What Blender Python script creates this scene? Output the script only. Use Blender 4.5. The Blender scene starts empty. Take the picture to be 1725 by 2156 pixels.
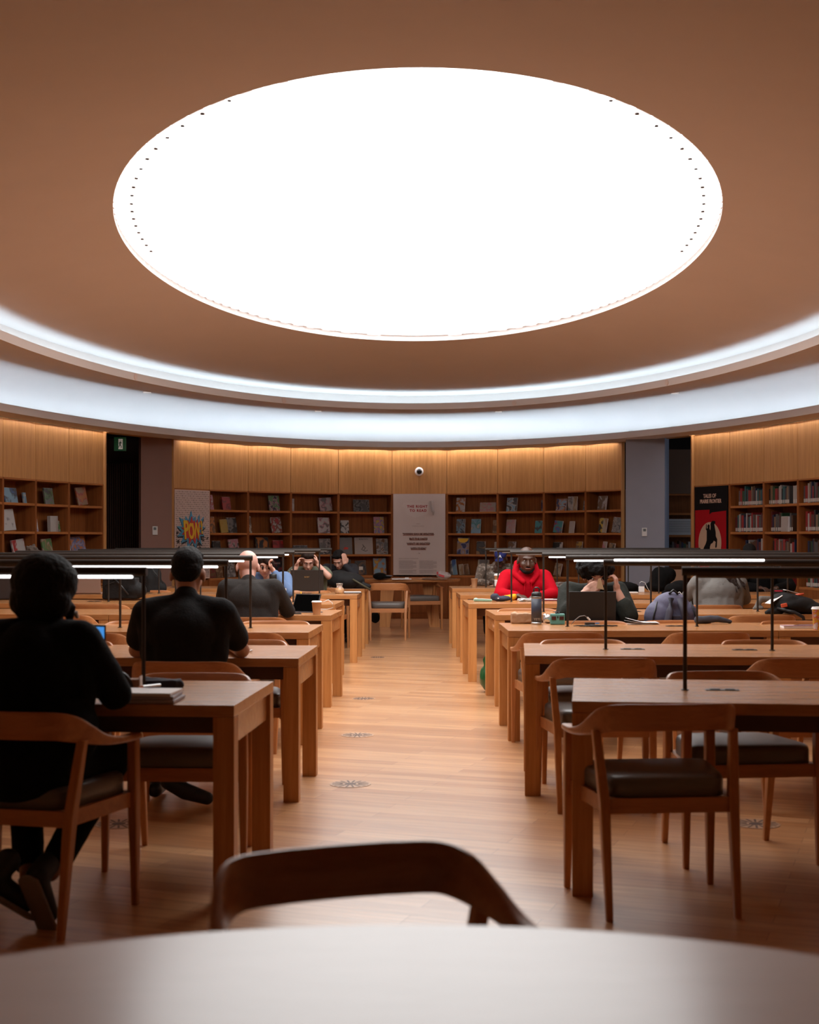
import bpy, bmesh, math, random
from math import sin, cos, pi, radians, sqrt, atan2
from mathutils import Vector, Matrix, Euler, noise
random.seed(7)
SC = bpy.context.scene
COL = SC.collection
# ---------------------------------------------------------------- camera, world, exposure
F = 2900.0; CX = 862.5; HY = 1135.0; EYE = 1.37
cd = bpy.data.cameras.new('camera'); cam = bpy.data.objects.new('camera', cd); COL.objects.link(cam)
cam.location = (0, 0, EYE); cam.rotation_euler = (pi/2, 0, 0)
cd.sensor_fit = 'HORIZONTAL'; cd.sensor_width = 24; cd.lens = 24*F/1725
cd.shift_y = (HY-1078)/1725.0
cd.clip_start = 0.02; cd.clip_end = 200
cd.dof.use_dof = True; cd.dof.focus_distance = 14.0; cd.dof.aperture_fstop = 3.2
SC.camera = cam
w = bpy.data.worlds.new('world'); SC.world = w; w.use_nodes = True
w.node_tree.nodes['Background'].inputs[0].default_value = (.5, .6, .8, 1)
w.node_tree.nodes['Background'].inputs[1].default_value = 0.0
SC.view_settings.view_transform = 'Standard'; SC.view_settings.look = 'None'
SC.view_settings.gamma = 1; SC.view_settings.use_curve_mapping = False
SC.view_settings.exposure = 0.0
SC.cycles.use_denoising = True
SC.cycles.max_bounces = 8; SC.cycles.diffuse_bounces = 5; SC.cycles.glossy_bounces = 4
SC.cycles.transmission_bounces = 6; SC.cycles.transparent_max_bounces = 8
SC.cycles.sample_clamp_indirect = 8
SKY_STRENGTH = 5.3          # luminous oculus panel
COVE_UP = 18.0               # cool strip on the upper ledge
COVE_LOW = 28.0              # cool strip on the lower ledge
WASH = 27.0                  # warm strip above the panelling
DAY = 38.0                  # daylight behind the right opening (W)
LAMP = 5.0
# ---------------------------------------------------------------- helpers
def P(x, y, z):
    d = (EYE-z)*F/(y-HY); return Vector(((x-CX)/F*d, d, z))
def Q(x, y, d):
    return Vector(((x-CX)/F*d, d, EYE-(y-HY)/F*d))
def X(x, d): return (x-CX)/F*d
def tag(o, label=None, cat=None, group=None, kind=None):
    if label: o['label'] = label
    if cat: o['category'] = cat
    if group: o['group'] = group
    if kind: o['kind'] = kind
    return o
def link(name, me, mat=None, parent=None, loc=None, rot=None):
    o = bpy.data.objects.new(name, me); COL.objects.link(o)
    if mat is not None and me is not None:
        if isinstance(mat, (list, tuple)):
            for m in mat: me.materials.append(m)
        else: me.materials.append(mat)
    if parent: o.parent = parent
    if loc is not None: o.location = loc
    if rot is not None: o.rotation_euler = rot
    return o
def thing(name, label, cat, loc=(0,0,0), rz=0, group=None):
    o = bpy.data.objects.new(name, None); COL.objects.link(o)
    o.empty_display_size = .1
    o.location = loc; o.rotation_euler = (0,0,rz)
    return tag(o, label, cat, group)
def smooth(me, on=True):
    for p in me.polygons: p.use_smooth = on
class MB:
    def __init__(s): s.bm = bmesh.new()
    def box(s, c, size, rot=None, bev=0, taper=None):
        m = Matrix.Translation(Vector(c))
        if rot is not None: m = m @ (rot.to_4x4() if not isinstance(rot, (tuple, list)) else Euler(rot).to_matrix().to_4x4())
        r = bmesh.ops.create_cube(s.bm, size=1)
        vs = r['verts']
        for v in vs:
            t = 1
            if taper and v.co.z > 0: t = taper
            v.co = m @ Vector((v.co.x*size[0]*t, v.co.y*size[1]*t, v.co.z*size[2]))
        if bev:
            es = list({e for v in vs for e in v.link_edges})
            bmesh.ops.bevel(s.bm, geom=es, offset=bev, segments=2, affect='EDGES', profile=.6)
        return s
    def cyl(s, p0, p1, r0, r1=None, n=16, caps=True):
        p0 = Vector(p0); p1 = Vector(p1); r1 = r0 if r1 is None else r1
        d = p1-p0; q = d.to_track_quat('Z', 'Y').to_matrix()
        rings = []
        for p, r in ((p0, r0), (p1, r1)):
            rings.append([s.bm.verts.new(p + q @ Vector((r*cos(2*pi*i/n), r*sin(2*pi*i/n), 0))) for i in range(n)])
        for i in range(n): s.bm.faces.new((rings[0][i], rings[0][(i+1)%n], rings[1][(i+1)%n], rings[1][i]))
        if caps:
            s.bm.faces.new(rings[0][::-1]); s.bm.faces.new(rings[1])
        return s
    def tube(s, pts, r, n=8):
        pts = [Vector(p) for p in pts]; rings = []
        up = Vector((0,0,1))
        for i, p in enumerate(pts):
            d = (pts[min(i+1, len(pts)-1)]-pts[max(i-1, 0)]).normalized()
            a = d.cross(up if abs(d.z) < .95 else Vector((1,0,0))).normalized(); b = d.cross(a)
            rr = r[i] if isinstance(r, (list, tuple)) else r
            rings.append([s.bm.verts.new(p+a*rr*cos(2*pi*k/n)+b*rr*sin(2*pi*k/n)) for k in range(n)])
        for A, B in zip(rings, rings[1:]):
            for k in range(n): s.bm.faces.new((A[k], A[(k+1)%n], B[(k+1)%n], B[k]))
        s.bm.faces.new(rings[0][::-1]); s.bm.faces.new(rings[-1])
        return s
    def lathe(s, prof, c=(0,0,0), n=28, ex=1, ey=1):
        c = Vector(c); rings = []
        for r, z in prof:
            rings.append([s.bm.verts.new(c+Vector((r*ex*cos(2*pi*k/n), r*ey*sin(2*pi*k/n), z))) for k in range(n)])
        for A, B in zip(rings, rings[1:]):
            for k in range(n): s.bm.faces.new((A[k], A[(k+1)%n], B[(k+1)%n], B[k]))
        if prof[0][0] > 1e-4: s.bm.faces.new(rings[0][::-1])
        if prof[-1][0] > 1e-4: s.bm.faces.new(rings[-1])
        return s
    def prism(s, pts, mat, th):
        """2D outline extruded by th along mat's local z"""
        A = [s.bm.verts.new(mat @ Vector((p[0], p[1], 0))) for p in pts]
        B = [s.bm.verts.new(mat @ Vector((p[0], p[1], th))) for p in pts]
        s.bm.faces.new(A[::-1]); s.bm.faces.new(B); n = len(pts)
        for i in range(n): s.bm.faces.new((A[i], A[(i+1)%n], B[(i+1)%n], B[i]))
        return s
    def grid(s, rows):
        V = [[s.bm.verts.new(p) for p in r] for r in rows]
        for A, B in zip(V, V[1:]):
            for k in range(len(A)-1): s.bm.faces.new((A[k], A[k+1], B[k+1], B[k]))
        return s
    def build(s, name, mat, parent=None, loc=None, rot=None, sm=False, norm=True):
        if norm: bmesh.ops.recalc_face_normals(s.bm, faces=s.bm.faces)
        me = bpy.data.meshes.new(name); s.bm.to_mesh(me); s.bm.free()
        if sm: smooth(me)
        return link(name, me, mat, parent, loc, rot)
def copy_tree(o, parent=None):
    c = o.copy(); COL.objects.link(c); c.parent = parent
    for ch in list(o.children): copy_tree(ch, c)
    return c
TMP = bpy.data.scenes.new('workbench')
def bake(o):
    """apply modifiers of o into plain mesh data (in a side scene, so that the room is not re-evaluated)"""
    TMP.collection.objects.link(o)
    vl = TMP.view_layers[0]; vl.update(); dg = vl.depsgraph; dg.update()
    return bpy.data.meshes.new_from_object(o.evaluated_get(dg), depsgraph=dg)
# organic shapes: union of rounded cones and ellipsoids, remeshed into one surface
def cap(p0, p1, r0, r1, S=None): return ('cap', Vector(p0), Vector(p1), r0, r1, S)
def ell(c, r, rot=None): return ('ell', Vector(c), r, rot)
def _sphere(nu, nv):
    V = [(0,0,1)]; Fc = []
    for j in range(1, nv):
        for i in range(nu): V.append((sin(pi*j/nv)*cos(2*pi*i/nu), sin(pi*j/nv)*sin(2*pi*i/nu), cos(pi*j/nv)))
    V.append((0,0,-1)); L = len(V)-1
    for i in range(nu):
        Fc.append((0, 1+i, 1+(i+1)%nu)); Fc.append((L, 1+(nv-2)*nu+(i+1)%nu, 1+(nv-2)*nu+i))
        for j in range(nv-2): a = 1+j*nu; Fc.append((a+i, a+nu+i, a+nu+(i+1)%nu, a+(i+1)%nu))
    return [Vector(v) for v in V], Fc
SPH = _sphere(20, 14); SPC = _sphere(14, 10)
def blob(name, prims, mat, parent=None, voxel=.008, it=4, wob=0, wf=8):
    V = []; Fc = []
    def add(vs, fs):
        b = len(V); V.extend(vs); Fc.extend(tuple(b+i for i in f) for f in fs)
    for p in prims:
        if p[0] == 'ell':
            m = Matrix.Translation(p[1])
            if p[3] is not None: m = m @ (Euler(p[3]).to_matrix().to_4x4() if isinstance(p[3], (tuple, list)) else p[3].to_4x4())
            m = m @ Matrix.Diagonal((*p[2], 1)); add([m @ v for v in SPH[0]], SPH[1])
        elif p[0] == 'box':
            m = Matrix.Translation(p[1]) @ Euler(p[3] or (0,0,0)).to_matrix().to_4x4() @ Matrix.Diagonal((*p[2], 1))
            add([m @ Vector(v) for v in ((-1,-1,-1),(1,-1,-1),(1,1,-1),(-1,1,-1),(-1,-1,1),(1,-1,1),(1,1,1),(-1,1,1))], [(3,2,1,0),(4,5,6,7),(0,1,5,4),(1,2,6,5),(2,3,7,6),(3,0,4,7)])
        else:
            _, a, b, r0, r1, S = p
            mid = (a+b)/2; d = b-a; L = d.length
            G = []
            for q, r in ((a, r0), (b, r1)): G.append(([q+v*r for v in SPC[0]], SPC[1]))
            if L > 1e-4:
                sn = max(-.95, min(.95, (r0-r1)/L)); cs = sqrt(1-sn*sn); q = d.to_track_quat('Z', 'Y').to_matrix(); u = d/L; n = 14
                A = [a+u*r0*sn+q @ Vector((r0*cs*cos(2*pi*k/n), r0*cs*sin(2*pi*k/n), 0)) for k in range(n)]
                B = [b+u*r1*sn+q @ Vector((r1*cs*cos(2*pi*k/n), r1*cs*sin(2*pi*k/n), 0)) for k in range(n)]
                G.append((A+B, [(k, (k+1)%n, n+(k+1)%n, n+k) for k in range(n)]+[tuple(range(n))[::-1], tuple(range(n, 2*n))]))
            for vs, fs in G:
                if S: vs = [Vector((mid[i]+(v[i]-mid[i])*S[i] for i in range(3))) for v in vs]
                add(vs, fs)
    me = bpy.data.meshes.new(name); me.from_pydata([tuple(v) for v in V], [], Fc)
    t = bpy.data.objects.new('tmp', me)
    r = t.modifiers.new('r', 'REMESH'); r.mode = 'VOXEL'; r.voxel_size = voxel; r.use_smooth_shade = True
    if it:
        s = t.modifiers.new('s', 'SMOOTH'); s.factor = .5; s.iterations = it
    out = bake(t)
    bpy.data.objects.remove(t, do_unlink=True)
    out.name = name
    out.materials.clear()
    if wob:
        for v in out.vertices:
            n = noise.noise_vector(v.co*wf)*.6+noise.noise_vector(v.co*wf*2.3)*.4
            v.co += n*wob
    smooth(out)
    return link(name, out, mat, parent)
def text_mesh(name, body, size, mat, parent=None, m=Matrix(), th=.001, align='CENTER', off=0.0, bold=0.0, sx=1.0, space=1.0):
    cu = bpy.data.curves.new(name, 'FONT'); cu.body = body; cu.size = size; cu.extrude = th; cu.align_x = align
    cu.offset = bold; cu.space_character = space; cu.resolution_u = 3
    t = bpy.data.objects.new('tmp', cu)
    me = bake(t); bpy.data.objects.remove(t, do_unlink=True)
    me.transform(m @ Matrix.Diagonal((sx, 1, 1, 1)))
    me.materials.clear()
    return link(name, me, mat, parent)
# ---------------------------------------------------------------- materials
MATS = {}
def pmat(name, col, rough=.6, metal=0, bump=0, bscale=80, var=0, vscale=6, coat=0, emis=None, es=0, trans=0, spec=.5, sheen=0):
    if name in MATS: return MATS[name]
    m = bpy.data.materials.new(name); m.use_nodes = True; nt = m.node_tree; b = nt.nodes['Principled BSDF']
    b.inputs['Base Color'].default_value = (*col, 1); b.inputs['Roughness'].default_value = rough
    b.inputs['Metallic'].default_value = metal; b.inputs['Coat Weight'].default_value = coat
    b.inputs['Transmission Weight'].default_value = trans; b.inputs['Specular IOR Level'].default_value = spec
    b.inputs['Sheen Weight'].default_value = sheen
    tc = nt.nodes.new('ShaderNodeTexCoord')
    n = nt.nodes.new('ShaderNodeTexNoise'); n.inputs['Scale'].default_value = vscale; n.inputs['Detail'].default_value = 4
    nt.links.new(tc.outputs['Object'], n.inputs['Vector'])
    v = max(var, .04)
    mx = nt.nodes.new('ShaderNodeMix'); mx.data_type = 'RGBA'
    mx.inputs['A'].default_value = (*[c*(1-v) for c in col], 1); mx.inputs['B'].default_value = (*[min(1, c*(1+v)) for c in col], 1)
    nt.links.new(n.outputs['Fac'], mx.inputs['Factor']); nt.links.new(mx.outputs['Result'], b.inputs['Base Color'])
    if bump:
        n2 = nt.nodes.new('ShaderNodeTexNoise'); n2.inputs['Scale'].default_value = bscale; n2.inputs['Detail'].default_value = 3
        nt.links.new(tc.outputs['Object'], n2.inputs['Vector'])
        bu = nt.nodes.new('ShaderNodeBump'); bu.inputs['Strength'].default_value = bump; bu.inputs['Distance'].default_value = .01
        nt.links.new(n2.outputs['Fac'], bu.inputs['Height']); nt.links.new(bu.outputs['Normal'], b.inputs['Normal'])
    if emis:
        b.inputs['Emission Color'].default_value = (*emis, 1); b.inputs['Emission Strength'].default_value = es
    MATS[name] = m; return m
def emat(name, col, s):
    m = bpy.data.materials.new(name); m.use_nodes = True; nt = m.node_tree; nt.nodes.clear()
    e = nt.nodes.new('ShaderNodeEmission'); e.inputs[0].default_value = (*col, 1); e.inputs[1].default_value = s
    o = nt.nodes.new('ShaderNodeOutputMaterial'); nt.links.new(e.outputs[0], o.inputs[0]); MATS[name] = m; return m
def wood(name, c1, c2, rough=.4, axis='X', scale=1.0, coat=0, streak=14, spec=.5):
    """oak: fine grain lines stretched along axis, broad tone variation"""
    m = bpy.data.materials.new(name); m.use_nodes = True; nt = m.node_tree; b = nt.nodes['Principled BSDF']
    tc = nt.nodes.new('ShaderNodeTexCoord'); mp = nt.nodes.new('ShaderNodeMapping')
    sc = {'X': (1.2, streak, streak), 'Y': (streak, 1.2, streak), 'Z': (streak, streak, .7)}[axis]
    mp.inputs['Scale'].default_value = [s*scale for s in sc]
    nt.links.new(tc.outputs['Object'], mp.inputs['Vector'])
    n = nt.nodes.new('ShaderNodeTexNoise'); n.inputs['Scale'].default_value = 2.2; n.inputs['Detail'].default_value = 7; n.inputs['Roughness'].default_value = .62; n.inputs['Distortion'].default_value = .35
    nt.links.new(mp.outputs['Vector'], n.inputs['Vector'])
    n2 = nt.nodes.new('ShaderNodeTexNoise'); n2.inputs['Scale'].default_value = 14; n2.inputs['Detail'].default_value = 3
    nt.links.new(mp.outputs['Vector'], n2.inputs['Vector'])
    ad = nt.nodes.new('ShaderNodeMath'); ad.operation = 'MULTIPLY_ADD'; ad.inputs[1].default_value = .35
    nt.links.new(n2.outputs['Fac'], ad.inputs[0]); nt.links.new(n.outputs['Fac'], ad.inputs[2])
    cr = nt.nodes.new('ShaderNodeValToRGB'); cr.color_ramp.elements[0].position = .42; cr.color_ramp.elements[1].position = .85
    cr.color_ramp.elements[0].color = (*c1, 1); cr.color_ramp.elements[1].color = (*c2, 1)
    nt.links.new(ad.outputs[0], cr.inputs['Fac']); nt.links.new(cr.outputs['Color'], b.inputs['Base Color'])
    b.inputs['Roughness'].default_value = rough; b.inputs['Coat Weight'].default_value = coat; b.inputs['Coat Roughness'].default_value = .2
    b.inputs['Specular IOR Level'].default_value = spec
    bu = nt.nodes.new('ShaderNodeBump'); bu.inputs['Strength'].default_value = .06; bu.inputs['Distance'].default_value = .004
    nt.links.new(n2.outputs['Fac'], bu.inputs['Height']); nt.links.new(bu.outputs['Normal'], b.inputs['Normal'])
    MATS[name] = m; return m
def cover(c1, c2, c3=None, scale=9, seed=0):
    key = 'cover_%s_%s_%s_%s' % (tuple(round(c,2) for c in c1), tuple(round(c,2) for c in c2), scale, seed)
    if key in MATS: return MATS[key]
    m = bpy.data.materials.new('book_cover'); m.use_nodes = True; nt = m.node_tree; b = nt.nodes['Principled BSDF']
    tc = nt.nodes.new('ShaderNodeTexCoord'); mp = nt.nodes.new('ShaderNodeMapping'); mp.inputs['Location'].default_value = (seed*3.1, seed, seed*1.7)
    nt.links.new(tc.outputs['Object'], mp.inputs['Vector'])
    n = nt.nodes.new('ShaderNodeTexNoise'); n.inputs['Scale'].default_value = scale; n.inputs['Detail'].default_value = 2; n.inputs['Distortion'].default_value = .8
    nt.links.new(mp.outputs['Vector'], n.inputs['Vector'])
    cr = nt.nodes.new('ShaderNodeValToRGB'); e = cr.color_ramp.elements
    e[0].position = .45; e[0].color = (*c1, 1); e[1].position = .52; e[1].color = (*c2, 1)
    if c3: x = cr.color_ramp.elements.new(.6); x.color = (*c3, 1)
    nt.links.new(n.outputs['Fac'], cr.inputs['Fac']); nt.links.new(cr.outputs['Color'], b.inputs['Base Color'])
    b.inputs['Roughness'].default_value = .35
    MATS[key] = m; return m

OAK1, OAK2 = (.42, .20, .075), (.66, .37, .17)
M_TABLE = wood('oak_table', (.36,.14,.045), (.50,.225,.078), .27, 'X', coat=.15)
M_LEG = wood('oak_table_leg', (.42,.165,.045), (.58,.26,.082), .45, 'Z', spec=.35)
M_CHAIR = wood('oak_chair', (.35,.125,.042), (.51,.21,.075), .40, 'X', coat=.1)
M_CHAIRZ = wood('oak_chair_leg', (.36,.135,.042), (.52,.22,.078), .42, 'Z', spec=.35)
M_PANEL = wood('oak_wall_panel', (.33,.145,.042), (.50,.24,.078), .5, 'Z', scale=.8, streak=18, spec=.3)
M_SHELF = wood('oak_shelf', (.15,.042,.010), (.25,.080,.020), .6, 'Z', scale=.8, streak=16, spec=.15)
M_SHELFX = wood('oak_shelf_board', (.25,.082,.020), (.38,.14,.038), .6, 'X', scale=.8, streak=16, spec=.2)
M_PALE = wood('pale_table_laminate', (.58,.435,.375), (.63,.485,.425), .44, 'X', coat=.45, streak=5)
M_CEIL = pmat('ceiling_paint', (.60,.52,.475), .85, var=.01, vscale=2)
M_WHITE = pmat('white_paint', (.82,.80,.80), .8)
M_METAL = pmat('dark_bronze_metal', (.045,.037,.032), .5, metal=.6)
M_BLACK = pmat('black_plastic', (.012,.012,.013), .4)
M_CUSH = pmat('grey_leather', (.13,.115,.105), .36, bump=.1, bscale=60, var=.1)
M_BLKFAB = pmat('black_cloth', (.0045,.004,.004), .95, spec=.15, bump=.3, bscale=120, var=.2)
M_BLK2 = pmat('worn_black_cloth', (.010,.009,.009), .9, spec=.2, bump=.3, bscale=90, var=.25)
M_PAPER = pmat('white_paper', (.80,.76,.74), .7)
M_STEEL = pmat('brushed_steel', (.6,.6,.6), .3, metal=1)
M_WHITEPL = pmat('white_plastic', (.78,.76,.74), .4)
def floor_mat():
    m = bpy.data.materials.new('oak_strip_floor'); m.use_nodes = True; nt = m.node_tree; b = nt.nodes['Principled BSDF']
    tc = nt.nodes.new('ShaderNodeTexCoord'); mp = nt.nodes.new('ShaderNodeMapping'); mp.inputs['Rotation'].default_value = (0, 0, radians(20))
    nt.links.new(tc.outputs['Object'], mp.inputs['Vector'])
    br = nt.nodes.new('ShaderNodeTexBrick'); br.offset = .37; br.inputs['Scale'].default_value = 1
    br.inputs['Brick Width'].default_value = 1.25; br.inputs['Row Height'].default_value = .115; br.inputs['Mortar Size'].default_value = .0012
    br.inputs['Mortar Smooth'].default_value = .3; br.inputs['Bias'].default_value = 0
    br.inputs['Color1'].default_value = (.50, .235, .095, 1); br.inputs['Color2'].default_value = (.70, .385, .185, 1); br.inputs['Mortar'].default_value = (.22, .10, .045, 1)
    nt.links.new(mp.outputs['Vector'], br.inputs['Vector'])
    m2 = nt.nodes.new('ShaderNodeMapping'); m2.inputs['Scale'].default_value = (1.2, 14, 1); nt.links.new(mp.outputs['Vector'], m2.inputs['Vector'])
    n = nt.nodes.new('ShaderNodeTexNoise'); n.inputs['Scale'].default_value = 2; n.inputs['Detail'].default_value = 6; nt.links.new(m2.outputs['Vector'], n.inputs['Vector'])
    cr = nt.nodes.new('ShaderNodeValToRGB'); cr.color_ramp.elements[0].color = (.78,.74,.70,1); cr.color_ramp.elements[1].color = (1.12,1.1,1.08,1)
    cr.color_ramp.elements[0].position = .3; cr.color_ramp.elements[1].position = .7
    nt.links.new(n.outputs['Fac'], cr.inputs['Fac'])
    mx = nt.nodes.new('ShaderNodeMix'); mx.data_type = 'RGBA'; mx.blend_type = 'MULTIPLY'; mx.inputs['Factor'].default_value = 1
    nt.links.new(br.outputs['Color'], mx.inputs['A']); nt.links.new(cr.outputs['Color'], mx.inputs['B'])
    nt.links.new(mx.outputs['Result'], b.inputs['Base Color'])
    b.inputs['Roughness'].default_value = .32; b.inputs['Coat Weight'].default_value = .7; b.inputs['Coat Roughness'].default_value = .25
    return m
# ================================================================= SETTING
XC, YC, KA = .06, 12.0, 2.02
def E(b, t, z): return Vector((XC+b/KA*sin(t), YC+b*cos(t), z))
def wall_hit(px, b=11.7):
    """point of the wall ellipse seen along image column px (floor plan)"""
    k = (px-CX)/F; a = b/KA
    # (k d - XC)^2/a^2 + (d-YC)^2/b^2 = 1
    A = k*k/a/a+1/b/b; B = -2*k*XC/a/a-2*YC/b/b; C = XC*XC/a/a+YC*YC/b/b-1
    d = (-B+sqrt(B*B-4*A*C))/2/A
    return Vector((k*d, d, 0))
# floor
o = MB().grid([[(-9,-3.5,0),(9,-3.5,0)],[(-9,27.5,0),(9,27.5,0)]]).build('floor', floor_mat()); tag(o, kind='structure')
# outer shell
M_OUT = pmat('brown_outer_wall', (.04,.022,.017), .8)
for nm, c, s in (('wall_front', (0,-3.6,2.2), (18.2,.2,4.4)), ('wall_rear', (0,27.6,2.2), (18.2,.2,4.4)), ('wall_outer_left', (-9.1,12,2.2), (.2,31.4,4.4)), ('wall_outer_right', (9.1,12,2.2), (.2,31.4,4.4)), ('ceiling_outer', (0,12,4.5), (18.4,31.4,.2))):
    tag(MB().box(c, s).build(nm, M_OUT), kind='structure')
def ring(name, prof, mat, t0=0, t1=2*pi, n=160, sm=True):
    mb = MB(); closed = abs(t1-t0-2*pi) < 1e-6
    V = [[mb.bm.verts.new(E(b, t0+(t1-t0)*k/n, z)) for k in range(n if closed else n+1)] for b, z in prof]
    for A, B in zip(V, V[1:]):
        for k in range(n): 
            j = (k+1) % len(A) if closed else k+1
            mb.bm.faces.new((A[k], A[j], B[j], B[k]))
    return mb.build(name, mat, sm=sm, norm=False)
def crisp(o, ang=35):
    me = o.data
    bm = bmesh.new(); bm.from_mesh(me)
    for e in bm.edges:
        if len(e.link_faces) == 2 and e.calc_face_angle(0) > radians(ang): e.smooth = False
    bm.to_mesh(me); bm.free()
o = ring('ceiling', [(4.93,3.83),(4.90,3.80),(6.0,3.69),(7.0,3.58),(7.8,3.51),(8.3,3.47)], M_CEIL); crisp(o); tag(o, kind='structure')
o = ring('ceiling_upper_cove', [(8.3,3.47),(8.3,3.27),(7.99,3.27),(7.99,3.337),(7.95,3.337),(7.95,3.248)], M_CEIL); crisp(o); tag(o, kind='structure')
o = ring('ceiling_lower_band', [(7.95,3.248),(9.0,3.31),(10.0,3.375),(10.4,3.39),(10.65,3.375),(10.85,3.33),(11.0,3.26),(11.12,3.15),(11.2,3.02),(11.24,2.925),(10.79,2.925),(10.79,2.978),(10.75,2.978),(10.75,2.884),(11.5,2.884),(11.5,3.05),(11.76,3.05)], M_CEIL); crisp(o); tag(o, kind='structure')
# oculus: rim, ledge and luminous stretched panel
o = ring('ceiling_oculus_rim', [(4.90,3.80),(4.91,3.86),(4.86,3.866)], M_WHITE); crisp(o); tag(o, kind='structure')
m = emat('luminous_panel', (1,.985,.975), SKY_STRENGTH); nt = m.node_tree; e = [n for n in nt.nodes if n.type == 'EMISSION'][0]
tc = nt.nodes.new('ShaderNodeTexCoord'); mp = nt.nodes.new('ShaderNodeMapping'); mp.inputs['Scale'].default_value = (.25, 2.2, 1)
nz = nt.nodes.new('ShaderNodeTexNoise'); nz.inputs['Scale'].default_value = 1.4; nz.inputs['Detail'].default_value = 5
nt.links.new(tc.outputs['Object'], mp.inputs[0]); nt.links.new(mp.outputs[0], nz.inputs['Vector'])
mr = nt.nodes.new('ShaderNodeMapRange'); mr.inputs['To Min'].default_value = SKY_STRENGTH*.72; mr.inputs['To Max'].default_value = SKY_STRENGTH*1.25
nt.links.new(nz.outputs['Fac'], mr.inputs['Value']); nt.links.new(mr.outputs[0], e.inputs[1])
mb = MB(); n = 96
pn = mb.bm.faces.new([mb.bm.verts.new(E(4.95, 2*pi*k/n, 3.865)) for k in range(n)])
ocu = mb.build('luminous_ceiling_panel', m, norm=False); tag(ocu, 'huge glowing white oval light panel set in the ceiling', 'ceiling light')
# stepped strips along the rim and the centre seam
mb = MB()
for k in range(-26, 27):
    y = k*.19
    if abs(y) > 4.75: continue
    hw = 4.88/KA*sqrt(1-(y/4.88)**2)
    for s in (-1, 1):
        mb.box((XC+s*(hw-.06), YC+y, 3.861), (.16, .17, .004))
mb.build('edge_strip', pmat('translucent_white', (.85,.83,.83), .6, emis=(1,.97,.96), es=.97), ocu)
MB().box((XC,YC+.3,3.861), (.012,8.2,.006)).build('seam', pmat('seam_white', (.9,.9,.9), .5, emis=(1,1,1), es=1.3), ocu)
fx = MB().cyl((0,0,0),(0,0,-.006),.012,n=10)
f0 = None
for k in range(18):
    for s in (-1, 1):
        y = 4.2-k*.24; hw = 4.83/KA*sqrt(1-(y/4.83)**2)-.1
        if f0 is None:
            f0 = fx.build('fixing', M_OUT, ocu); q = f0
        else:
            q = f0.copy(); COL.objects.link(q)
        q.location = (XC+s*hw, YC-y, 3.855)
# cove light strips
def strip(name, b0, b1, z0, z1, col, s, lab, half=125):
    o = ring(name, [(b0,z0),(b1,z1)], emat(name+'_glow', col, s), t0=-radians(half), t1=radians(half), sm=False)
    return tag(o, lab, 'light strip')
strip('cove_light_strip', 8.03, 8.10, 3.275, 3.275, (.55,.80,1), COVE_UP, 'cool white light strip behind the lip of the upper ceiling ring')
strip('cove_light_strip', 10.86, 10.92, 2.93, 2.93, (.56,.79,1), COVE_LOW, 'bluish light strip hidden in the lower ring of the ceiling')
strip('wall_wash_strip', 11.56, 11.61, 2.975, 2.985, (.93,.92,.95), WASH, 'warm light strip in the slot above the wooden wall panels')
# round speakers and slim downlights on the rings
for i, (px, lab) in enumerate(((285,'round flush speaker on ceiling ring, left of the four'), (598,'round flush speaker on ceiling ring above the bald man'), (1083,'round flush speaker on ceiling ring above the red hoodie'), (1405,'round flush speaker on ceiling ring, far right of the four'))):
    p = wall_hit(px, 7.95); t = atan2((p.x-XC)*KA, p.y-YC); nrm = Vector((-sin(t)*KA, -cos(t), 0)).normalized()
    c = Vector((p.x, p.y, 3.292)); o = MB().cyl(c, c+nrm*.008, .038, n=24).cyl(c+nrm*.008, c+nrm*.010, .03, n=24).build('ceiling_speaker', pmat('speaker_paint', (.62,.47,.4), .7)); tag(o, lab, 'speaker', 'round speakers on the ceiling ring')
for px, lab in ((310,'slim recessed downlight in soffit near left edge'), (670,'slim recessed downlight in soffit left of centre'), (1050,'slim recessed downlight in soffit right of centre'), (1422,'slim recessed downlight in soffit near right edge')):
    p = wall_hit(px, 10.0); o = MB().box((p.x, p.y, 3.372), (.1,.05,.02)).build('recessed_downlight', pmat('downlight_trim', (.8,.78,.76), .5, emis=(1,.95,.9), es=.35)); tag(o, lab, 'downlight', 'slim downlights in the soffit')
# ---- curved panelled wall above bookcases, with module joints at measured columns
JL = [-140, -66, 7, 76, 146, 218]; JC = [365, 441, 523, 613, 713, 826, 941, 1048, 1145, 1233, 1310]; JR = [1462, 1536, 1608, 1680, 1752, 1830, 1915]
ZT, ZS = 2.90, 2.15
def wallpanel(name, js):
    mb = MB()
    for a, b in zip(js, js[1:]):
        p, q = wall_hit(a), wall_hit(b); d = (q-p).normalized(); nrm = Vector((d.y, -d.x, 0))
        if nrm.dot(Vector((XC,YC,0))-p) < 0: nrm = -nrm
        c = (p+q)/2-nrm*.02; L = (q-p).length-.007
        mb.box((c.x, c.y, (ZS+ZT)/2-.0), (L, .03, ZT-ZS-.004), rot=(0,0,atan2(d.y,d.x)))
        c2 = (p+q)/2-nrm*.05; mb.box((c2.x, c2.y, 2.62), (L+.02, .02, .95), rot=(0,0,atan2(d.y,d.x)))
    return tag(mb.build(name, M_PANEL), kind='structure')
wallpanel('wall_left', JL); wallpanel('wall_back', JC); wallpanel('wall_right', JR)
mb = MB()
for js in (JL[:2], JR[4:]):
    for a, b in zip(js, js[1:]):
        p, q = wall_hit(a), wall_hit(b); d = q-p; c = (p+q)/2
        mb.box((c.x, c.y, ZS/2), (d.length, .03, ZS), rot=(0,0,atan2(d.y,d.x)))
tag(mb.build('wall_side_lower', M_PANEL), kind='structure')
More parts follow.
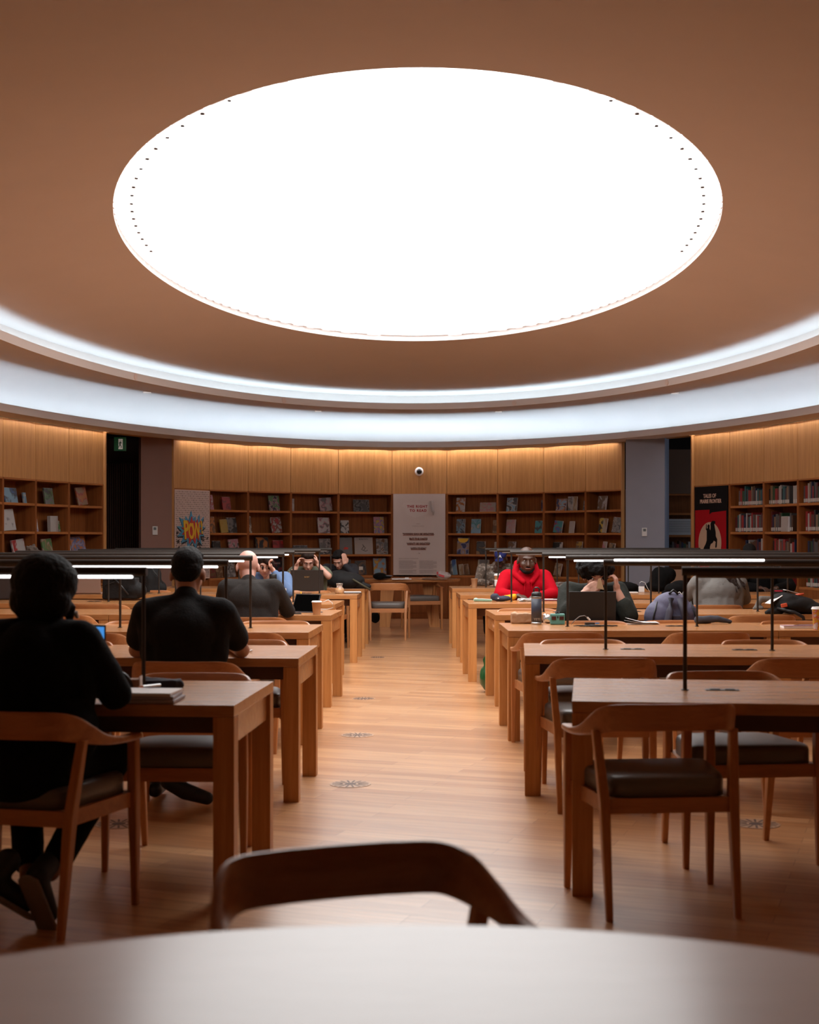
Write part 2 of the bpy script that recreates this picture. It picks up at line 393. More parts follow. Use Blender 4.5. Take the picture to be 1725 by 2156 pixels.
# thin green glass edge above the panels
for i, js in enumerate((JL, JC, JR)):
    pts = []
    for a, b in zip(js, js[1:]):
        for k in range(4): pts.append(wall_hit(a+(b-a)*k/4))
    pts.append(wall_hit(js[-1]))
    o = MB().tube([Vector((p.x, p.y, ZT+.002))+(Vector((XC,YC,0))-p).normalized()*.01 for p in pts], .007, 6).build('trim_%d' % (i+1), pmat('green_glass_edge', (.10,.16,.12), .2)); tag(o, kind='structure')
# end posts beside the openings and lintels
mb = MB()
for px in (219, 363, 1312, 1460):
    p = wall_hit(px); mb.box((p.x, p.y+.03, 1.47), (.045, .07, 2.94))
tag(mb.build('trim_4', M_PANEL), kind='structure')
mb = MB()
for a, b in ((218,365), (1310,1462)):
    p, q = wall_hit(a), wall_hit(b); d = q-p; c = (p+q)/2
    mb.box((c.x, c.y+.1, 2.93), (d.length, .3, .07), rot=(0,0,atan2(d.y,d.x)))
tag(mb.build('trim_5', M_PANEL), kind='structure')
# side walls beyond the bookcases towards the camera
mb = MB()
for tt in ((radians(84), radians(156)), (radians(204), radians(276))):
    pts = [E(11.75, tt[0]+(tt[1]-tt[0])*k/10, 0) for k in range(11)]
    for p, q in zip(pts, pts[1:]):
        d = q-p; c = (p+q)/2; mb.box((c.x, c.y, 1.5), (d.length, .05, 3.0), rot=(0,0,atan2(d.y,d.x)))
tag(mb.build('wall_side', M_PANEL), kind='structure')
# ================================================================= BOOKCASES
SHZ = [.749, 1.108, 1.468, 1.836, 2.15]
MODS = []
def module(a, b, label, kind='shelf', name='bookcase', rows=4):
    p, q = wall_hit(a), wall_hit(b); d = (q-p); L = d.length; d.normalize()
    ang = atan2(d.y, d.x); n = Vector((-d.y, d.x, 0))          # n points away from the room
    if n.dot(Vector((XC,YC,0))-p) > 0: n = -n
    c = (p+q)/2
    t = thing(name, label, 'bookcase', (c.x, c.y, 0), ang, None)
    sg = 1                                                       # local +y is away from the room
    D = .30
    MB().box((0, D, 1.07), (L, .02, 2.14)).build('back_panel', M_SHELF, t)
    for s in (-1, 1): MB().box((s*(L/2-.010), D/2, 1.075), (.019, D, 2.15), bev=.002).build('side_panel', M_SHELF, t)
    MB().box((0, D/2, 2.14), (L-.04, D, .02)).build('top_panel', M_SHELFX, t)
    if kind == 'shelf':
        for z in SHZ[:4]:
            MB().box((0, D/2, z-.016), (L-.04, D-.01, .032), bev=.002).build('shelf', M_SHELFX, t)
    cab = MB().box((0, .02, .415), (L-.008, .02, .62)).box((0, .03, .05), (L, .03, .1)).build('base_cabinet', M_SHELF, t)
    MODS.append((a, b, c, ang, L))
    return t
def bay(i): return MODS[i]
JL = JL[1:]; JR = JR[:5]; nL = len(JL)-1; nC = len(JC)-1; nR = len(JR)-1
ll = ['oak bookcase section at the left picture edge holding a glossy blue book, partly cut off', 'oak bookcase section at left edge holding glossy blue book and white art book', 'oak bookcase section on left wall holding a plain white box shaped book', 'oak bookcase section on left wall beside the dark slatted opening']
ll[0] = 'sliver of oak bookcase cut off by the left picture edge'
for i in range(nL): module(JL[i], JL[i+1], ll[i])
cl = ['oak bookcase section filled by the dotted comic panel', 'oak bookcase section right of the starburst sign', 'oak bookcase section second right of the starburst sign', 'oak bookcase section above the glasses man', 'oak bookcase section left of the white poster', 'oak bookcase section behind the white reading poster', 'oak bookcase section right of the white poster', 'oak bookcase section behind the red hoodie', 'oak bookcase section above the curly haired person', 'narrow oak bookcase section beside the blue grey column']
for i in range(nC): module(JC[i], JC[i+1], cl[i], 'shelf' if i not in (0, 5) else 'flat')
rl = ['oak bookcase section behind the red cowboy poster', 'oak bookcase section right of the cowboy poster', 'oak bookcase section second right of the cowboy poster', 'oak bookcase section at the right picture edge', 'oak bookcase section past the right edge', 'oak bookcase section farthest past the right edge']
for i in range(nR): module(JR[i], JR[i+1], rl[i], 'shelf' if i != 0 else 'flat')
def find_mod(px):
    for i, m in enumerate(MODS):
        if m[0] <= px < m[1]: return i
    return None
SHN = ['bottom shelf', 'second lowest shelf', 'third shelf up', 'top shelf']
def mod_frame(i, px, dep):
    """local x on module i for image column px at local depth dep"""
    a, b, c, ang, L = MODS[i]; k = (px-CX)/F
    ux, uy = cos(ang), sin(ang); nx, ny = -sin(ang), cos(ang)
    ox, oy = c.x+nx*dep, c.y+ny*dep
    # (ox+s ux) = k (oy+s uy)
    s = (k*oy-ox)/(ux-k*uy)
    return s, Vector((ox+s*ux, oy+s*uy, 0))
USED = {}
def face_book(x0, x1, y0, row, mat, desc, tilt=0.0, dep=.13, th=.022, extra=None, name='book', lean=.16):
    xm = (x0+x1)/2; i = find_mod(xm)
    if i is None: return None
    a, b, c, ang, L = MODS[i]
    s0, p0 = mod_frame(i, x0, dep); s1, p1 = mod_frame(i, x1, dep)
    w_ = min(abs(s1-s0), L-.06); s = (s0+s1)/2; s = max(-L/2+.022+w_/2, min(L/2-.022-w_/2, s))
    z = SHZ[row]; d = (p0.y+p1.y)/2
    h = EYE-(y0-HY)/F*d-z; h = min(max(h, .1), .29)
    wx = Vector((c.x+cos(ang)*s-sin(ang)*dep, c.y+sin(ang)*s+cos(ang)*dep, z+.001))
    lab = desc
    t = thing(name, lab, 'book', wx, ang)
    t.rotation_euler = (0, 0, ang)
    R = Euler((-lean, tilt, 0)).to_matrix()
    up = R @ Vector((0,0,1))
    mb = MB(); mb.box(R @ Vector((0, 0, h/2))+Vector((0,0,abs(sin(tilt))*w_/2)), (w_, th, h), rot=R, bev=.0015)
    mb.build('cover', mat, t)
    MB().box(R @ Vector((.003, 0, h/2+.001))+Vector((0,0,abs(sin(tilt))*w_/2)), (w_-.004, th-.007, h+.001), rot=R).build('pages', M_PAPER, t)
    if extra: extra(t, R, w_, h, th)
    return t
BC = {k_: tuple(c_*.62 for c_ in v_) for k_, v_ in {'red':(.45,.03,.03),'dark red':(.22,.02,.02),'pink':(.6,.25,.3),'green':(.12,.25,.08),'white':(.62,.58,.55),'pale':(.5,.42,.38),'grey':(.2,.18,.17),'dark grey':(.07,.065,.065),'gold':(.5,.32,.05),'mustard':(.5,.28,.03),'black':(.015,.014,.014),'cream':(.52,.42,.3),'brown':(.18,.08,.03),'orange':(.55,.18,.03),'blue':(.07,.16,.4),'light blue':(.25,.42,.55),'navy':(.03,.035,.12),'teal':(.06,.3,.32),'tan':(.38,.22,.11),'lilac':(.35,.3,.42),'yellow':(.7,.45,.05)}.items()}
def cv(a, b, c=None, sc=14, seed=0): return cover(BC[a], BC[b], BC[c] if c else None, sc, seed)
def txt_on(body, size, col, fz=.8, sx=.8, fx=0):
    def f(t, R, w_, h, th):
        m = R.to_4x4() @ Matrix.Translation((fx*w_, -th/2-.0005, h*fz)) @ Matrix.Rotation(pi/2, 4, 'X')
        text_mesh('cover_lettering', body, size, pmat('ink_'+col, {'black':(.02,.02,.02),'grey':(.35,.33,.32),'gold':(.6,.4,.1),'white':(.7,.66,.6),'red':(.5,.04,.03)}[col], .6), t, m, .0005, sx=sx)
    return f
def apple(t, R, w_, h, th):
    m = R.to_4x4() @ Matrix.Translation((0, -th/2-.001, h*.33))
    MB().box(m @ Vector((-.012,0,0)), (.05,.002,.05), rot=(0,.6,0), bev=.0008).box(m @ Vector((.014,0,.002)), (.045,.002,.045), rot=(0,.3,0), bev=.0008).build('apple_picture', pmat('ink_red', (.5,.04,.03), .6), t)
def drawing(t, R, w_, h, th):
    m = R.to_4x4() @ Matrix.Translation((0, -th/2-.001, 0))
    mb = MB()
    for a, b in (((0,.12),(-.04,.06)),((-.04,.06),(.03,.03)),((0,.12),(.03,.09)),((.03,.09),(.0,.05)),((-.02,.15),(0,.12)),((.03,.03),(.07,.05))):
        mb.tube([m @ Vector((a[0],0,a[1]+.02)), m @ Vector((b[0],0,b[1]+.02))], .004, 5)
    mb.lathe([(.001,-.001),(.018,0),(.001,.001)], m @ Vector((-.08,0,.05)), 12)
    mb.build('line_drawing', pmat('ink_black', (.02,.02,.02), .6), t)
def yellowtop(t, R, w_, h, th):
    m = R.to_4x4() @ Matrix.Translation((0, -th/2-.001, h*.80))
    mb = MB(); mb.prism([(w_*.46*cos(pi+pi*k/12), .075*sin(pi+pi*k/12)+.045) for k in range(13)], m @ Matrix.Rotation(pi/2, 4, 'X'), .0015)
    mb.build('yellow_sun_shape', pmat('ink_sun', (.75,.45,.03), .6), t)
def maskface(t, R, w_, h, th):
    m = R.to_4x4() @ Matrix.Translation((0, -th/2-.001, h*.4))
    mb = MB()
    for c, r in (((0,.0),(.035,.05)),): mb.box(m @ Vector((c[0],0,c[1])), (r[0]*2,.002,r[1]*2), bev=.001)
    mb.build('pale_figure_shape', pmat('ink_white', (.7,.66,.6), .6), t)
def c2(cx0, cx1, cy0, row, *a, **k): face_book(350+cx0*.2899, 350+cx1*.2899, 900+cy0*.2899, row, *a, **k)
def c3(cx0, cx1, cy0, row, *a, **k): face_book(800+cx0*.30725, 800+cx1*.30725, 900+cy0*.30725, row, *a, **k)
def c1(cx0, cx1, cy0, row, *a, **k): face_book(cx0*.2551, cx1*.2551, 860+cy0*.2551, row, *a, **k)
# centre-left bays
c2(410,470,505,3, cv('dark red','red',None,16,1), 'dark red comic standing alone on top shelf right of starburst sign')
c2(315,345,490,3, cv('pink','red','white',18,2), 'pink and red comic half hidden beside the dotted panel, top shelf', dep=.1)
c2(750,825,495,3, cv('green','pink','black',14,3), 'green and pink comic on top shelf, above the bald man')
c2(905,921,520,3, cv('white','pale',None,8,4), 'thin white book spine beside upright, top shelf above glasses man', th=.1, lean=0)
c2(1120,1208,515,3, cv('pale','pink','grey',12,5), 'pale pink book on top shelf above the glasses man', tilt=-.08)
c2(1360,1475,525,3, cv('dark grey','grey','black',10,6), 'wide dark grey landscape book on top shelf left of white poster')
c2(317,357,650,2, cv('brown','orange',None,16,7), 'brown orange book beside dotted panel on third shelf', dep=.16)
c2(398,450,670,2, cv('mustard','gold',None,4,8), 'mustard yellow book leaning beside black book, third shelf', tilt=-.05)
c2(447,515,655,2, cv('black','grey',None,10,9), 'black book right of the mustard yellow book')
c2(588,622,645,2, cv('cream','brown',None,14,10), 'narrow cream and brown book against upright, third shelf')
c2(768,842,655,2, cv('pale','brown','red',16,11), 'pink framed picture book on third shelf above bald man', tilt=-.05)
c2(1105,1190,655,2, cv('white','pink','grey',13,12), 'white and pink book on third shelf above glasses man')
c2(1268,1328,675,2, cv('black','white',None,16,13), 'small black and white book on third shelf left of white poster')
c2(1510,1583,650,2, cv('pink','blue','yellow',16,14), 'bright pink, blue and yellow comic left of white poster')
c2(343,400,825,1, cv('dark grey','black',None,10,15), 'dark grey book on second lowest shelf right of starburst')
c2(465,535,815,1, cv('pink','white','black',16,16), 'pink, white and black magazine right of starburst', tilt=-.06)
c2(588,607,825,1, cv('orange','brown',None,14,17), 'narrow orange brown book on second lowest shelf')
c2(655,750,795,1, cv('black','orange',None,7,18), 'large black and orange book above the bald man')
c2(780,855,820,1, cv('dark red','red',None,12,19), 'red book right of the large black and orange book')
c2(925,1028,857,1, cv('grey','dark grey',None,22,20), 'low patterned grey book above the glasses man')
c2(1118,1198,808,1, cv('grey','pale','dark grey',9,21), 'shiny grey book left of upright, second lowest shelf')
c2(1262,1352,800,1, cv('grey','grey',None,5,22), 'grey book with red apple picture on cover', extra=apple)
def sp(t, R, w_, h, th): txt_on('SECRET PATH', .033, 'black', .86)(t, R, w_, h, th); drawing(t, R, w_, h, th)
c2(1370,1502,795,1, cv('cream','pale',None,3,23), 'large cream book with black drawing and title lettering', extra=sp)
c2(1528,1612,808,1, cv('grey','pale','brown',14,24), 'mottled grey brown book beside the white poster, second lowest shelf')
c2(300,362,1010,0, cv('dark red','brown',None,16,25), 'dark red book on bottom shelf between the dark shirt and bald man')
c2(366,412,1010,0, cv('brown','tan',None,12,26), 'brown book on bottom shelf right of dark red one')
c2(440,505,960,0, cv('grey','white','dark grey',12,27), 'grey and white portrait book just left of the bald head', tilt=-.05)
c2(775,850,950,0, cv('black','dark red',None,9,28), 'black book with pale lettering behind person in blue', extra=txt_on('ANXIOUS', .04, 'grey', .7, .7))
c2(1257,1343,960,0, cv('navy','black',None,9,29), 'dark navy comic with capital letter title on bottom shelf', extra=txt_on('BLACKSAD', .036, 'grey', .82, .75))
c2(1380,1456,970,0, cv('black','brown',None,14,30), 'black comic with pale helmet like figure on bottom shelf', extra=maskface, tilt=-.05)
c2(1508,1598,950,0, cv('light blue','orange','yellow',9,31), 'light blue and orange picture book left of the white poster')
# centre-right bays
c3(523,582,482,3, cv('white','pale','orange',12,41), 'white book on top shelf just right of white poster')
c3(685,795,515,3, cv('pale','cream','pink',22,42), 'low wide floral pale book on top shelf')
c3(868,938,482,3, cv('dark grey','white','light blue',7,43), 'blue grey and white book on top shelf above blue cap')
c3(1114,1130,500,3, cv('navy','grey',None,12,44), 'thin navy book against upright on top shelf', th=.08, lean=0)
c3(1208,1276,490,3, cv('navy','orange','light blue',11,45), 'navy and orange book on top shelf above red hoodie')
c3(1290,1322,475,3, cv('pale','grey',None,6,46), 'light grey book standing on top shelf above hoodie', lean=.05)
c3(1326,1352,475,3, cv('tan','cream',None,6,47), 'tan book right of the light grey book, top shelf', lean=.05)
c3(1395,1414,500,3, cv('grey','dark grey',None,14,48), 'thin grey book against upright, top shelf')
c3(1492,1550,470,3, cv('pale','brown',None,8,49), 'pinkish grey book on top shelf of narrow bay')
c3(523,583,628,2, cv('grey','light blue','dark grey',10,50), 'blue grey book on third shelf nearest white poster')
c3(625,690,628,2, cv('light blue','teal','pale',9,51), 'light blue book, second from white poster on third shelf')
c3(775,808,638,2, cv('brown','tan',None,10,52), 'brown and tan book against upright on third shelf', th=.05)
c3(865,926,632,2, cv('pale','pink','cream',12,53), 'pale pink book on third shelf above blue cap')
c3(1062,1110,640,2, cv('dark grey','teal',None,14,54), 'dark mottled book on third shelf above red hoodie')
c3(1188,1245,643,2, cv('teal','red','blue',10,55), 'teal book with red spot on third shelf', tilt=.08)
c3(1296,1330,643,2, cv('pale','cream',None,8,56), 'small pale cream book on third shelf')
c3(1497,1524,622,2, cv('black','yellow',None,14,57), 'black and yellow book on third shelf of narrow bay', tilt=.06)
c3(1526,1550,625,2, cv('tan','cream',None,5,58), 'tan book leaning by black and yellow book', tilt=.06)
c3(1590,1645,618,2, cv('grey','pale','dark grey',16,59), 'grey patterned book on third shelf beside the column', tilt=.07)
c3(528,608,755,1, cv('navy','lilac','tan',7,60), 'navy book with yellow half circle on the cover top', extra=yellowtop)
c3(662,722,782,1, cv('dark grey','black','tan',8,61), 'dark grey book second right of white poster', lean=.1)
c3(783,810,785,1, cv('pale','cream',None,9,62), 'small pale book against upright, behind blue cap')
c3(877,927,783,1, cv('pale','grey','brown',12,63), 'pale grey book above the blue cap, second lowest shelf')
c3(1182,1245,787,1, cv('white','black',None,6,64), 'white book with dark ring, right of red hoodie head')
c3(1340,1382,783,1, cv('mustard','brown',None,10,65), 'dull mustard book on second lowest shelf')
c3(1520,1545,783,1, cv('pink','pale',None,10,66), 'thin pink book in narrow bay, second lowest shelf', tilt=.05)
c3(1565,1603,795,1, cv('dark grey','tan',None,14,67), 'small dark tan book in narrow bay, second lowest shelf', tilt=.05)
c3(482,500,915,0, cv('white','grey',None,6,68), 'white spine leaning left of the light blue book', tilt=-.12)
c3(505,533,908,0, cv('light blue','blue',None,3,69), 'light blue book leaning on bottom shelf', tilt=-.14, lean=.05)
c3(548,578,940,0, cv('tan','cream',None,5,70), 'tan book leaning after the light blue book', tilt=-.14, lean=.05)
c3(582,615,940,0, cv('brown','tan',None,5,71), 'brown book leaning last in the bottom shelf row', tilt=-.16, lean=.05)
c3(667,743,908,0, cv('cream','cream','grey',8,72), 'large cream picture book with sketch left of blue cap', extra=drawing, tilt=.03)
c3(875,925,938,0, cv('grey','pale',None,10,73), 'small grey book between blue cap and red hoodie')
c3(1190,1236,935,0, cv('cream','tan',None,8,74), 'cream book leaning between hoodie and curly hair', tilt=.12)
# left wall
c1(38,145,655,3, cv('light blue','dark grey','blue',5,81), 'glossy blue grey wrapped book at left picture edge, top shelf')
c1(284,306,700,3, cv('white','light blue',None,12,82), 'narrow white and blue booklet on top shelf, left wall')
c1(372,445,657,3, cv('grey','green','dark grey',9,83), 'green grey hardback on top shelf, left wall')
c1(645,725,657,3, cv('orange','red','tan',9,84), 'orange picture book tilted on top shelf beside dark opening', tilt=-.1)
c1(12,130,838,2, cv('white','white','dark grey',4,85), 'large white art book at left picture edge, third shelf', tilt=-.06)
c1(284,314,868,2, cv('white','lilac',None,12,86), 'narrow pale booklet on third shelf, left wall')
c1(405,468,890,2, cv('white','pale',None,2,87), 'plain white box shaped book on third shelf, left wall', lean=.03, th=.05)
c1(555,569,930,2, cv('green','pale',None,12,88), 'slim greenish book against upright on left wall')
c1(120,220,1090,1, cv('white','white','red',8,89), 'white book with red flowers above the lamp bars, left wall', tilt=-.1)
c1(362,442,1080,1, cv('green','tan','pale',10,90), 'green picture book behind the grey haired head', tilt=-.05)
c1(566,590,1050,1, cv('white','pale',None,5,91), 'thin white book beside lilac patterned book')
c1(597,715,1060,1, cv('lilac','blue','orange',12,92), 'lilac patterned book beside the dark opening', tilt=-.04)
# right wall: rows of spine-out library books with white call labels
spine_cols = [('black',.015,.014,.015),('grey',.12,.11,.11),('dark red',.16,.02,.02),('red',.4,.03,.03),('brown',.12,.05,.025),('navy',.02,.03,.08),('green',.03,.09,.04),('tan',.3,.18,.1),('white',.5,.45,.42),('teal',.03,.14,.15)]
TAGM = pmat('call_number_label', (.45,.40,.36), .6)
def spine_row(x0, x1, row, bayname, forced=None):
    i = find_mod((x0+x1)/2)
    if i is None: return
    a, b, c, ang, L = MODS[i]; dep = .07
    s0, _ = mod_frame(i, x0, dep); s1, _ = mod_frame(i, x1, dep)
    s = max(s0, -L/2+.03); s1 = min(s1, L/2-.03)
    while s < s1-.02:
        th = random.uniform(.02, .042); h = random.uniform(.2, .275); dd = random.uniform(.15, .19)
        cn, r, g, b_ = random.choice(spine_cols); r, g, b_ = r*.55, g*.55, b_*.55
        if random.random() < .12: th = .055
        wx = Vector((c.x+cos(ang)*(s+th/2)-sin(ang)*dep, c.y+sin(ang)*(s+th/2)+cos(ang)*dep, SHZ[row]+.001))
        lab = '%s spine-out library book, %s, %s' % (cn, SHN[row], bayname)
        t = thing('library_book', lab, 'book', wx, ang, '%s spine out books, %s %s' % (cn, SHN[row], bayname))
        MB().box((0, dd/2, h/2), (th-.002, dd, h), bev=.002).build('cover', pmat('spine_'+cn, (r,g,b_), .45), t)
        MB().box((0, -.0008, .035), (min(th-.004,.026), .002, .045)).build('call_label', TAGM, t)
        s += th
def c4(cx0, cx1, row, nm): spine_row(1290+cx0*.2522, 1290+cx1*.2522, row, nm)
b1, b2, b3 = 'right of cowboy poster', 'second bay right of cowboy poster', 'bay at right picture edge'
for r_, x0, x1, nb in ((3,1055,1255,b1),(3,1280,1475,b2),(3,1508,1540,b2),(3,1575,1730,b3),(2,1025,1260,b1),(2,1325,1420,b2),(2,1480,1512,b2),(2,1612,1740,b3),(1,1110,1258,b1),(1,1340,1532,b2),(1,1630,1740,b3),(0,1055,1235,b1),(0,1345,1470,b2),(0,1620,1740,b3)):
    c4(x0, x1, r_, nb)
face_book(1290+1420*.2522, 1290+1477*.2522, 860+903*.2522, 2, cv('white','pale',None,2,95), 'upright plain white book among dark spines, right wall', lean=.02, dep=.07, th=.05)
# ---- white reading poster
def flat_panel(px0, px1, z0, z1, name, label, cat, mat, off=-.012, th=.012):
    p, q = wall_hit(px0), wall_hit(px1); d = (q-p); L = d.length; ang = atan2(d.y, d.x); c = (p+q)/2
    t = thing(name, label, cat, (c.x, c.y, z0), ang)
    t.location = (c.x-sin(ang)*off, c.y+cos(ang)*off, z0)
    MB().box((0,0,(z1-z0)/2), (L, th, z1-z0), bev=.002).build('panel', mat, t)
    return t, L, z1-z0
INK = pmat('poster_dark_ink', (.025,.015,.015), .6); INKR = pmat('poster_red_ink', (.26,.012,.012), .6); INKG = pmat('poster_grey_ink', (.17,.14,.135), .6)
t, L, H = flat_panel(828.5, 938, .752, 2.145, 'poster_board', 'tall white exhibition poster with red and black lettering', 'poster', pmat('poster_white', (.46,.385,.355), .6))
def TM(x, z, y=-.0085): return Matrix.Translation((x, y, z)) @ Matrix.Rotation(pi/2, 4, 'X')
mb = MB(); mb.prism([(-.20,-.14),(-.05,-.20),(.17,-.13),(.20,.03),(.02,.055),(-.25,.06),(-.28,.0),(-.22,-.04)], TM(-.02, H-.21, -.006), .003)
mb.build('torn_paper_patch', pmat('torn_paper', (.48,.41,.385), .7), t)
MB().cyl((.235,-.012,H-.31),(.205,-.012,H-.12),.022,.03,12).cyl((.24,-.012,H-.36),(.25,-.012,H-.29),.012,.02,10).build('paper_curl', pmat('paper_curl_grey', (.36,.31,.29), .7), t)
text_mesh('red_title', 'THE RIGHT', .058, INKR, t, TM(-.035, H-.235), .001, bold=.003, space=1.25)
text_mesh('red_title', 'TO READ', .058, INKR, t, TM(-.02, H-.305), .001, bold=.003, space=1.25)
text_mesh('small_print', 'THE RIGHT', .016, INKG, t, TM(-.02, H-.52), .0005)
text_mesh('small_print', 'To Read Freedom of Expression', .016, INKG, t, TM(-.02, H-.555), .0005)
for i, s in enumerate(('“WORDS CAN BE DELETED,', 'BUT THE FACTS', 'WON’T BE DELETED', 'WITH THEM.”')):
    z = H-.70-.083*i
    text_mesh('quotation', s, .042, INK, t, TM(-.015, z), .001, bold=.0014, sx=1.05)
    wdt = (.53, .30, .38, .26)[i]
    MB().box((-.015, -.0095, z+.016), (wdt, .002, .009)).box((-.015, -.008, z-.006), (wdt, .002, .014)).build('strike_line', pmat('strike_rust', (.22,.06,.03), .6), t)
text_mesh('quotation', '— AI WEIWEI' if False else '— W.', .026, INK, t, TM(-.015, H-1.03), .001)
text_mesh('small_print', 'Banned, censored and contested books', .022, INKG, t, TM(-.35, H-1.115), .0005, align='LEFT', sx=.95)
mb = MB()
for colx in (-.35, .0):
    for k in range(14):
        if k == 9: continue
        wd = .30*(1 if k % 4 else .8); mb.box((colx+wd/2, -.007, H-1.15-.016*k), (wd, .001, .0045))
mb.build('small_print', INKG, t)
# ---- security dome camera on the panel above
p = wall_hit(883); t = thing('dome_camera', 'white security camera dome with dark lens on wooden wall above the poster', 'camera', (p.x, p.y-.0, EYE-(993-HY)/F*p.y), 0)
MB().lathe([(.001,.055),(.035,.055),(.07,.04),(.088,.014),(.09,0)], n=28).build('housing', M_WHITEPL, t, rot=(pi/2,0,0), sm=True)
MB().lathe([(.001,.095),(.024,.09),(.04,.074),(.047,.05),(.047,.03)], n=24).build('lens_dome', pmat('smoked_dome', (.02,.02,.022), .1), t, rot=(pi/2,0,0), sm=True)
# ---- dotted comic panel and POW starburst
pc, L, H = flat_panel(366.5, 440, .752, 2.13, 'comic_display_panel', 'tall white display panel covered in rows of comic dots', 'display panel', pmat('dot_panel_pink', (.50,.37,.32), .7))
mb = MB(); nx_ = 22; nz_ = 42
for ix in range(nx_):
    for iz in range(nz_):
        zz = H-.03-iz*.032; xx = -L/2+.03+ix*(L-.06)/(nx_-1); r = .006+.0045*((ix*7+iz*3) % 5)/5+ (.003 if iz > 18 else 0)
        V = [mb.bm.verts.new((xx+r*cos(a)*.8, -.0068, zz+r*1.25*sin(a))) for a in (0,1.05,2.1,3.14,4.2,5.24)]
        mb.bm.faces.new(V)
for k in range(60):
    xx = random.uniform(-L/2+.04, L/2-.04); zz = random.uniform(.05, H-.62)
    mb.box((xx, -.0072, zz), (random.uniform(.02,.07), .001, random.uniform(.01,.05)), rot=(0, random.uniform(-.8,.8), 0))
o = mb.build('ink_dots', pmat('dot_ink', (.035,.022,.02), .7), pc); o['kind'] = 'stuff'
c = wall_hit(403)+Vector((0,0,0)); ang = pc.rotation_euler[2]
zc = EYE-(1117-HY)/F*c.y; kk = c.y/F
pw = thing('starburst_sign', 'comic starburst sign with yellow POW! lettering on red and blue points', 'sign', (c.x+.0, c.y-.05, zc-0.0), ang)
star_px = [(0,-42),(6,-25),(13,-31),(15,-17),(26,-34),(26,-18),(40,-30),(31,-10),(44,-8),(31,1),(42,12),(28,12),(33,31),(19,19),(15,40),(3,23),(-11,40),(-12,21),(-31,27),(-23,12),(-42,13),(-30,2),(-45,-9),(-27,-9),(-37,-28),(-19,-21),(-17,-31),(-8,-21)]
def star(sc, dx=0, dy=0): return [((x*sc+dx)*kk, -(y*sc+dy)*kk) for x, y in star_px]
B_ = Matrix.Rotation(pi/2, 4, 'X')
MB().prism(star(1.0, 2, 3), Matrix.Translation((0,.012,0)) @ B_, .012).build('shadow_layer', pmat('sign_black', (.01,.012,.02), .6), pw)
MB().prism(star(.97), Matrix.Translation((0,0,0)) @ B_, .012).build('blue_layer', pmat('sign_blue', (.06,.22,.34), .6), pw)
MB().prism(star(.70), Matrix.Translation((0,-.012,0)) @ B_, .012).build('red_layer', pmat('sign_red', (.42,.035,.03), .6), pw)
for ch, x, z, s in (('P',-16,17,44), ('O',-1,17,37), ('W',15,16,38), ('!',31,6,30)):
    mm = Matrix.Translation((x*kk, -.026, -z*kk)) @ Matrix.Rotation(radians(-6), 4, 'Y') @ B_
    text_mesh('letter', ch, s*kk*1.25, pmat('sign_yellow', (.62,.36,.02), .55), pw, mm, .006, bold={'W':.004}.get(ch,.009), sx={'O':.45,'W':.46}.get(ch,.52))
    mm2 = Matrix.Translation(((x+1.6)*kk, -.018, -(z+1.4)*kk)) @ Matrix.Rotation(radians(-6), 4, 'Y') @ B_
    text_mesh('letter_shadow', ch, s*kk*1.25, pmat('sign_black', (.01,.012,.02), .6), pw, mm2, .003, bold={'W':.006}.get(ch,.011), sx={'O':.45,'W':.46}.get(ch,.52))
# ---- cowboy poster
t, L, H = flat_panel(1465, 1534, .752, 2.13, 'cowboy_poster', 'black and red poster with cowboy on rearing horse against pale oval', 'poster', pmat('poster_black', (.007,.005,.005), .8, spec=.1))
k = L/72.0; zt = lambda cy: H-(cy-645)/3.965*k*1.0
# measured in crop pixels: 3.965 crop px per photo px
kv = t.location.y/F
def cp(x, y): return ((x-838)/3.965*k, H-.01-(y-652)/3.965*kv)
RED = pmat('poster_red', (.30,.005,.009), .8, spec=.1); CRM = pmat('poster_cream', (.42,.27,.18), .6); BLK = pmat('poster_black2', (.006,.005,.005), .8, spec=.1)
bz = -1.0
red = [cp(702,843),cp(830,841),cp(828,880),cp(850,865),cp(972,853),cp(972,1330),cp(702,1330)]
MB().prism(red, Matrix.Translation((0,-.0065,0)) @ B_, .001).build('red_field', RED, t)
ov = [cp(832+100*cos(2*pi*i/40), 1120+175*sin(2*pi*i/40)) for i in range(40)]
MB().prism(ov, Matrix.Translation((0,-.008,0)) @ B_, .001).build('pale_oval', CRM, t)
horse = [(848,940),(858,934),(880,938),(880,956),(872,962),(876,990),(884,1030),(884,1062),(897,1090),(893,1150),(886,1162),(880,1152),(884,1110),(868,1100),(858,1118),(842,1128),(834,1150),(834,1190),(836,1225),(850,1290),(835,1296),(822,1240),(800,1215),(790,1170),(783,1195),(775,1175),(782,1155),(796,1128),(806,1098),(806,1050),(806,1015),(798,1006),(800,962),(805,962),(806,1000),(815,995),(812,975),(822,962),(832,972),(830,998),(838,1015),(840,985),(838,960)]
MB().prism([cp(*p) for p in horse], Matrix.Translation((0,-.0095,0)) @ B_, .001).build('horse_and_rider', BLK, t)
text_mesh('cream_title', 'TALES OF', .078, pmat('poster_title', (.48,.30,.22), .6), t, TM(-.02, cp(0,735)[1]-.01), .001, bold=.002, sx=.9)
text_mesh('cream_title', 'PRAIRIE FRONTIER', .078, pmat('poster_title', (.48,.30,.22), .6), t, TM(-.0, cp(0,780)[1]-.01), .001, bold=.002, sx=.78)
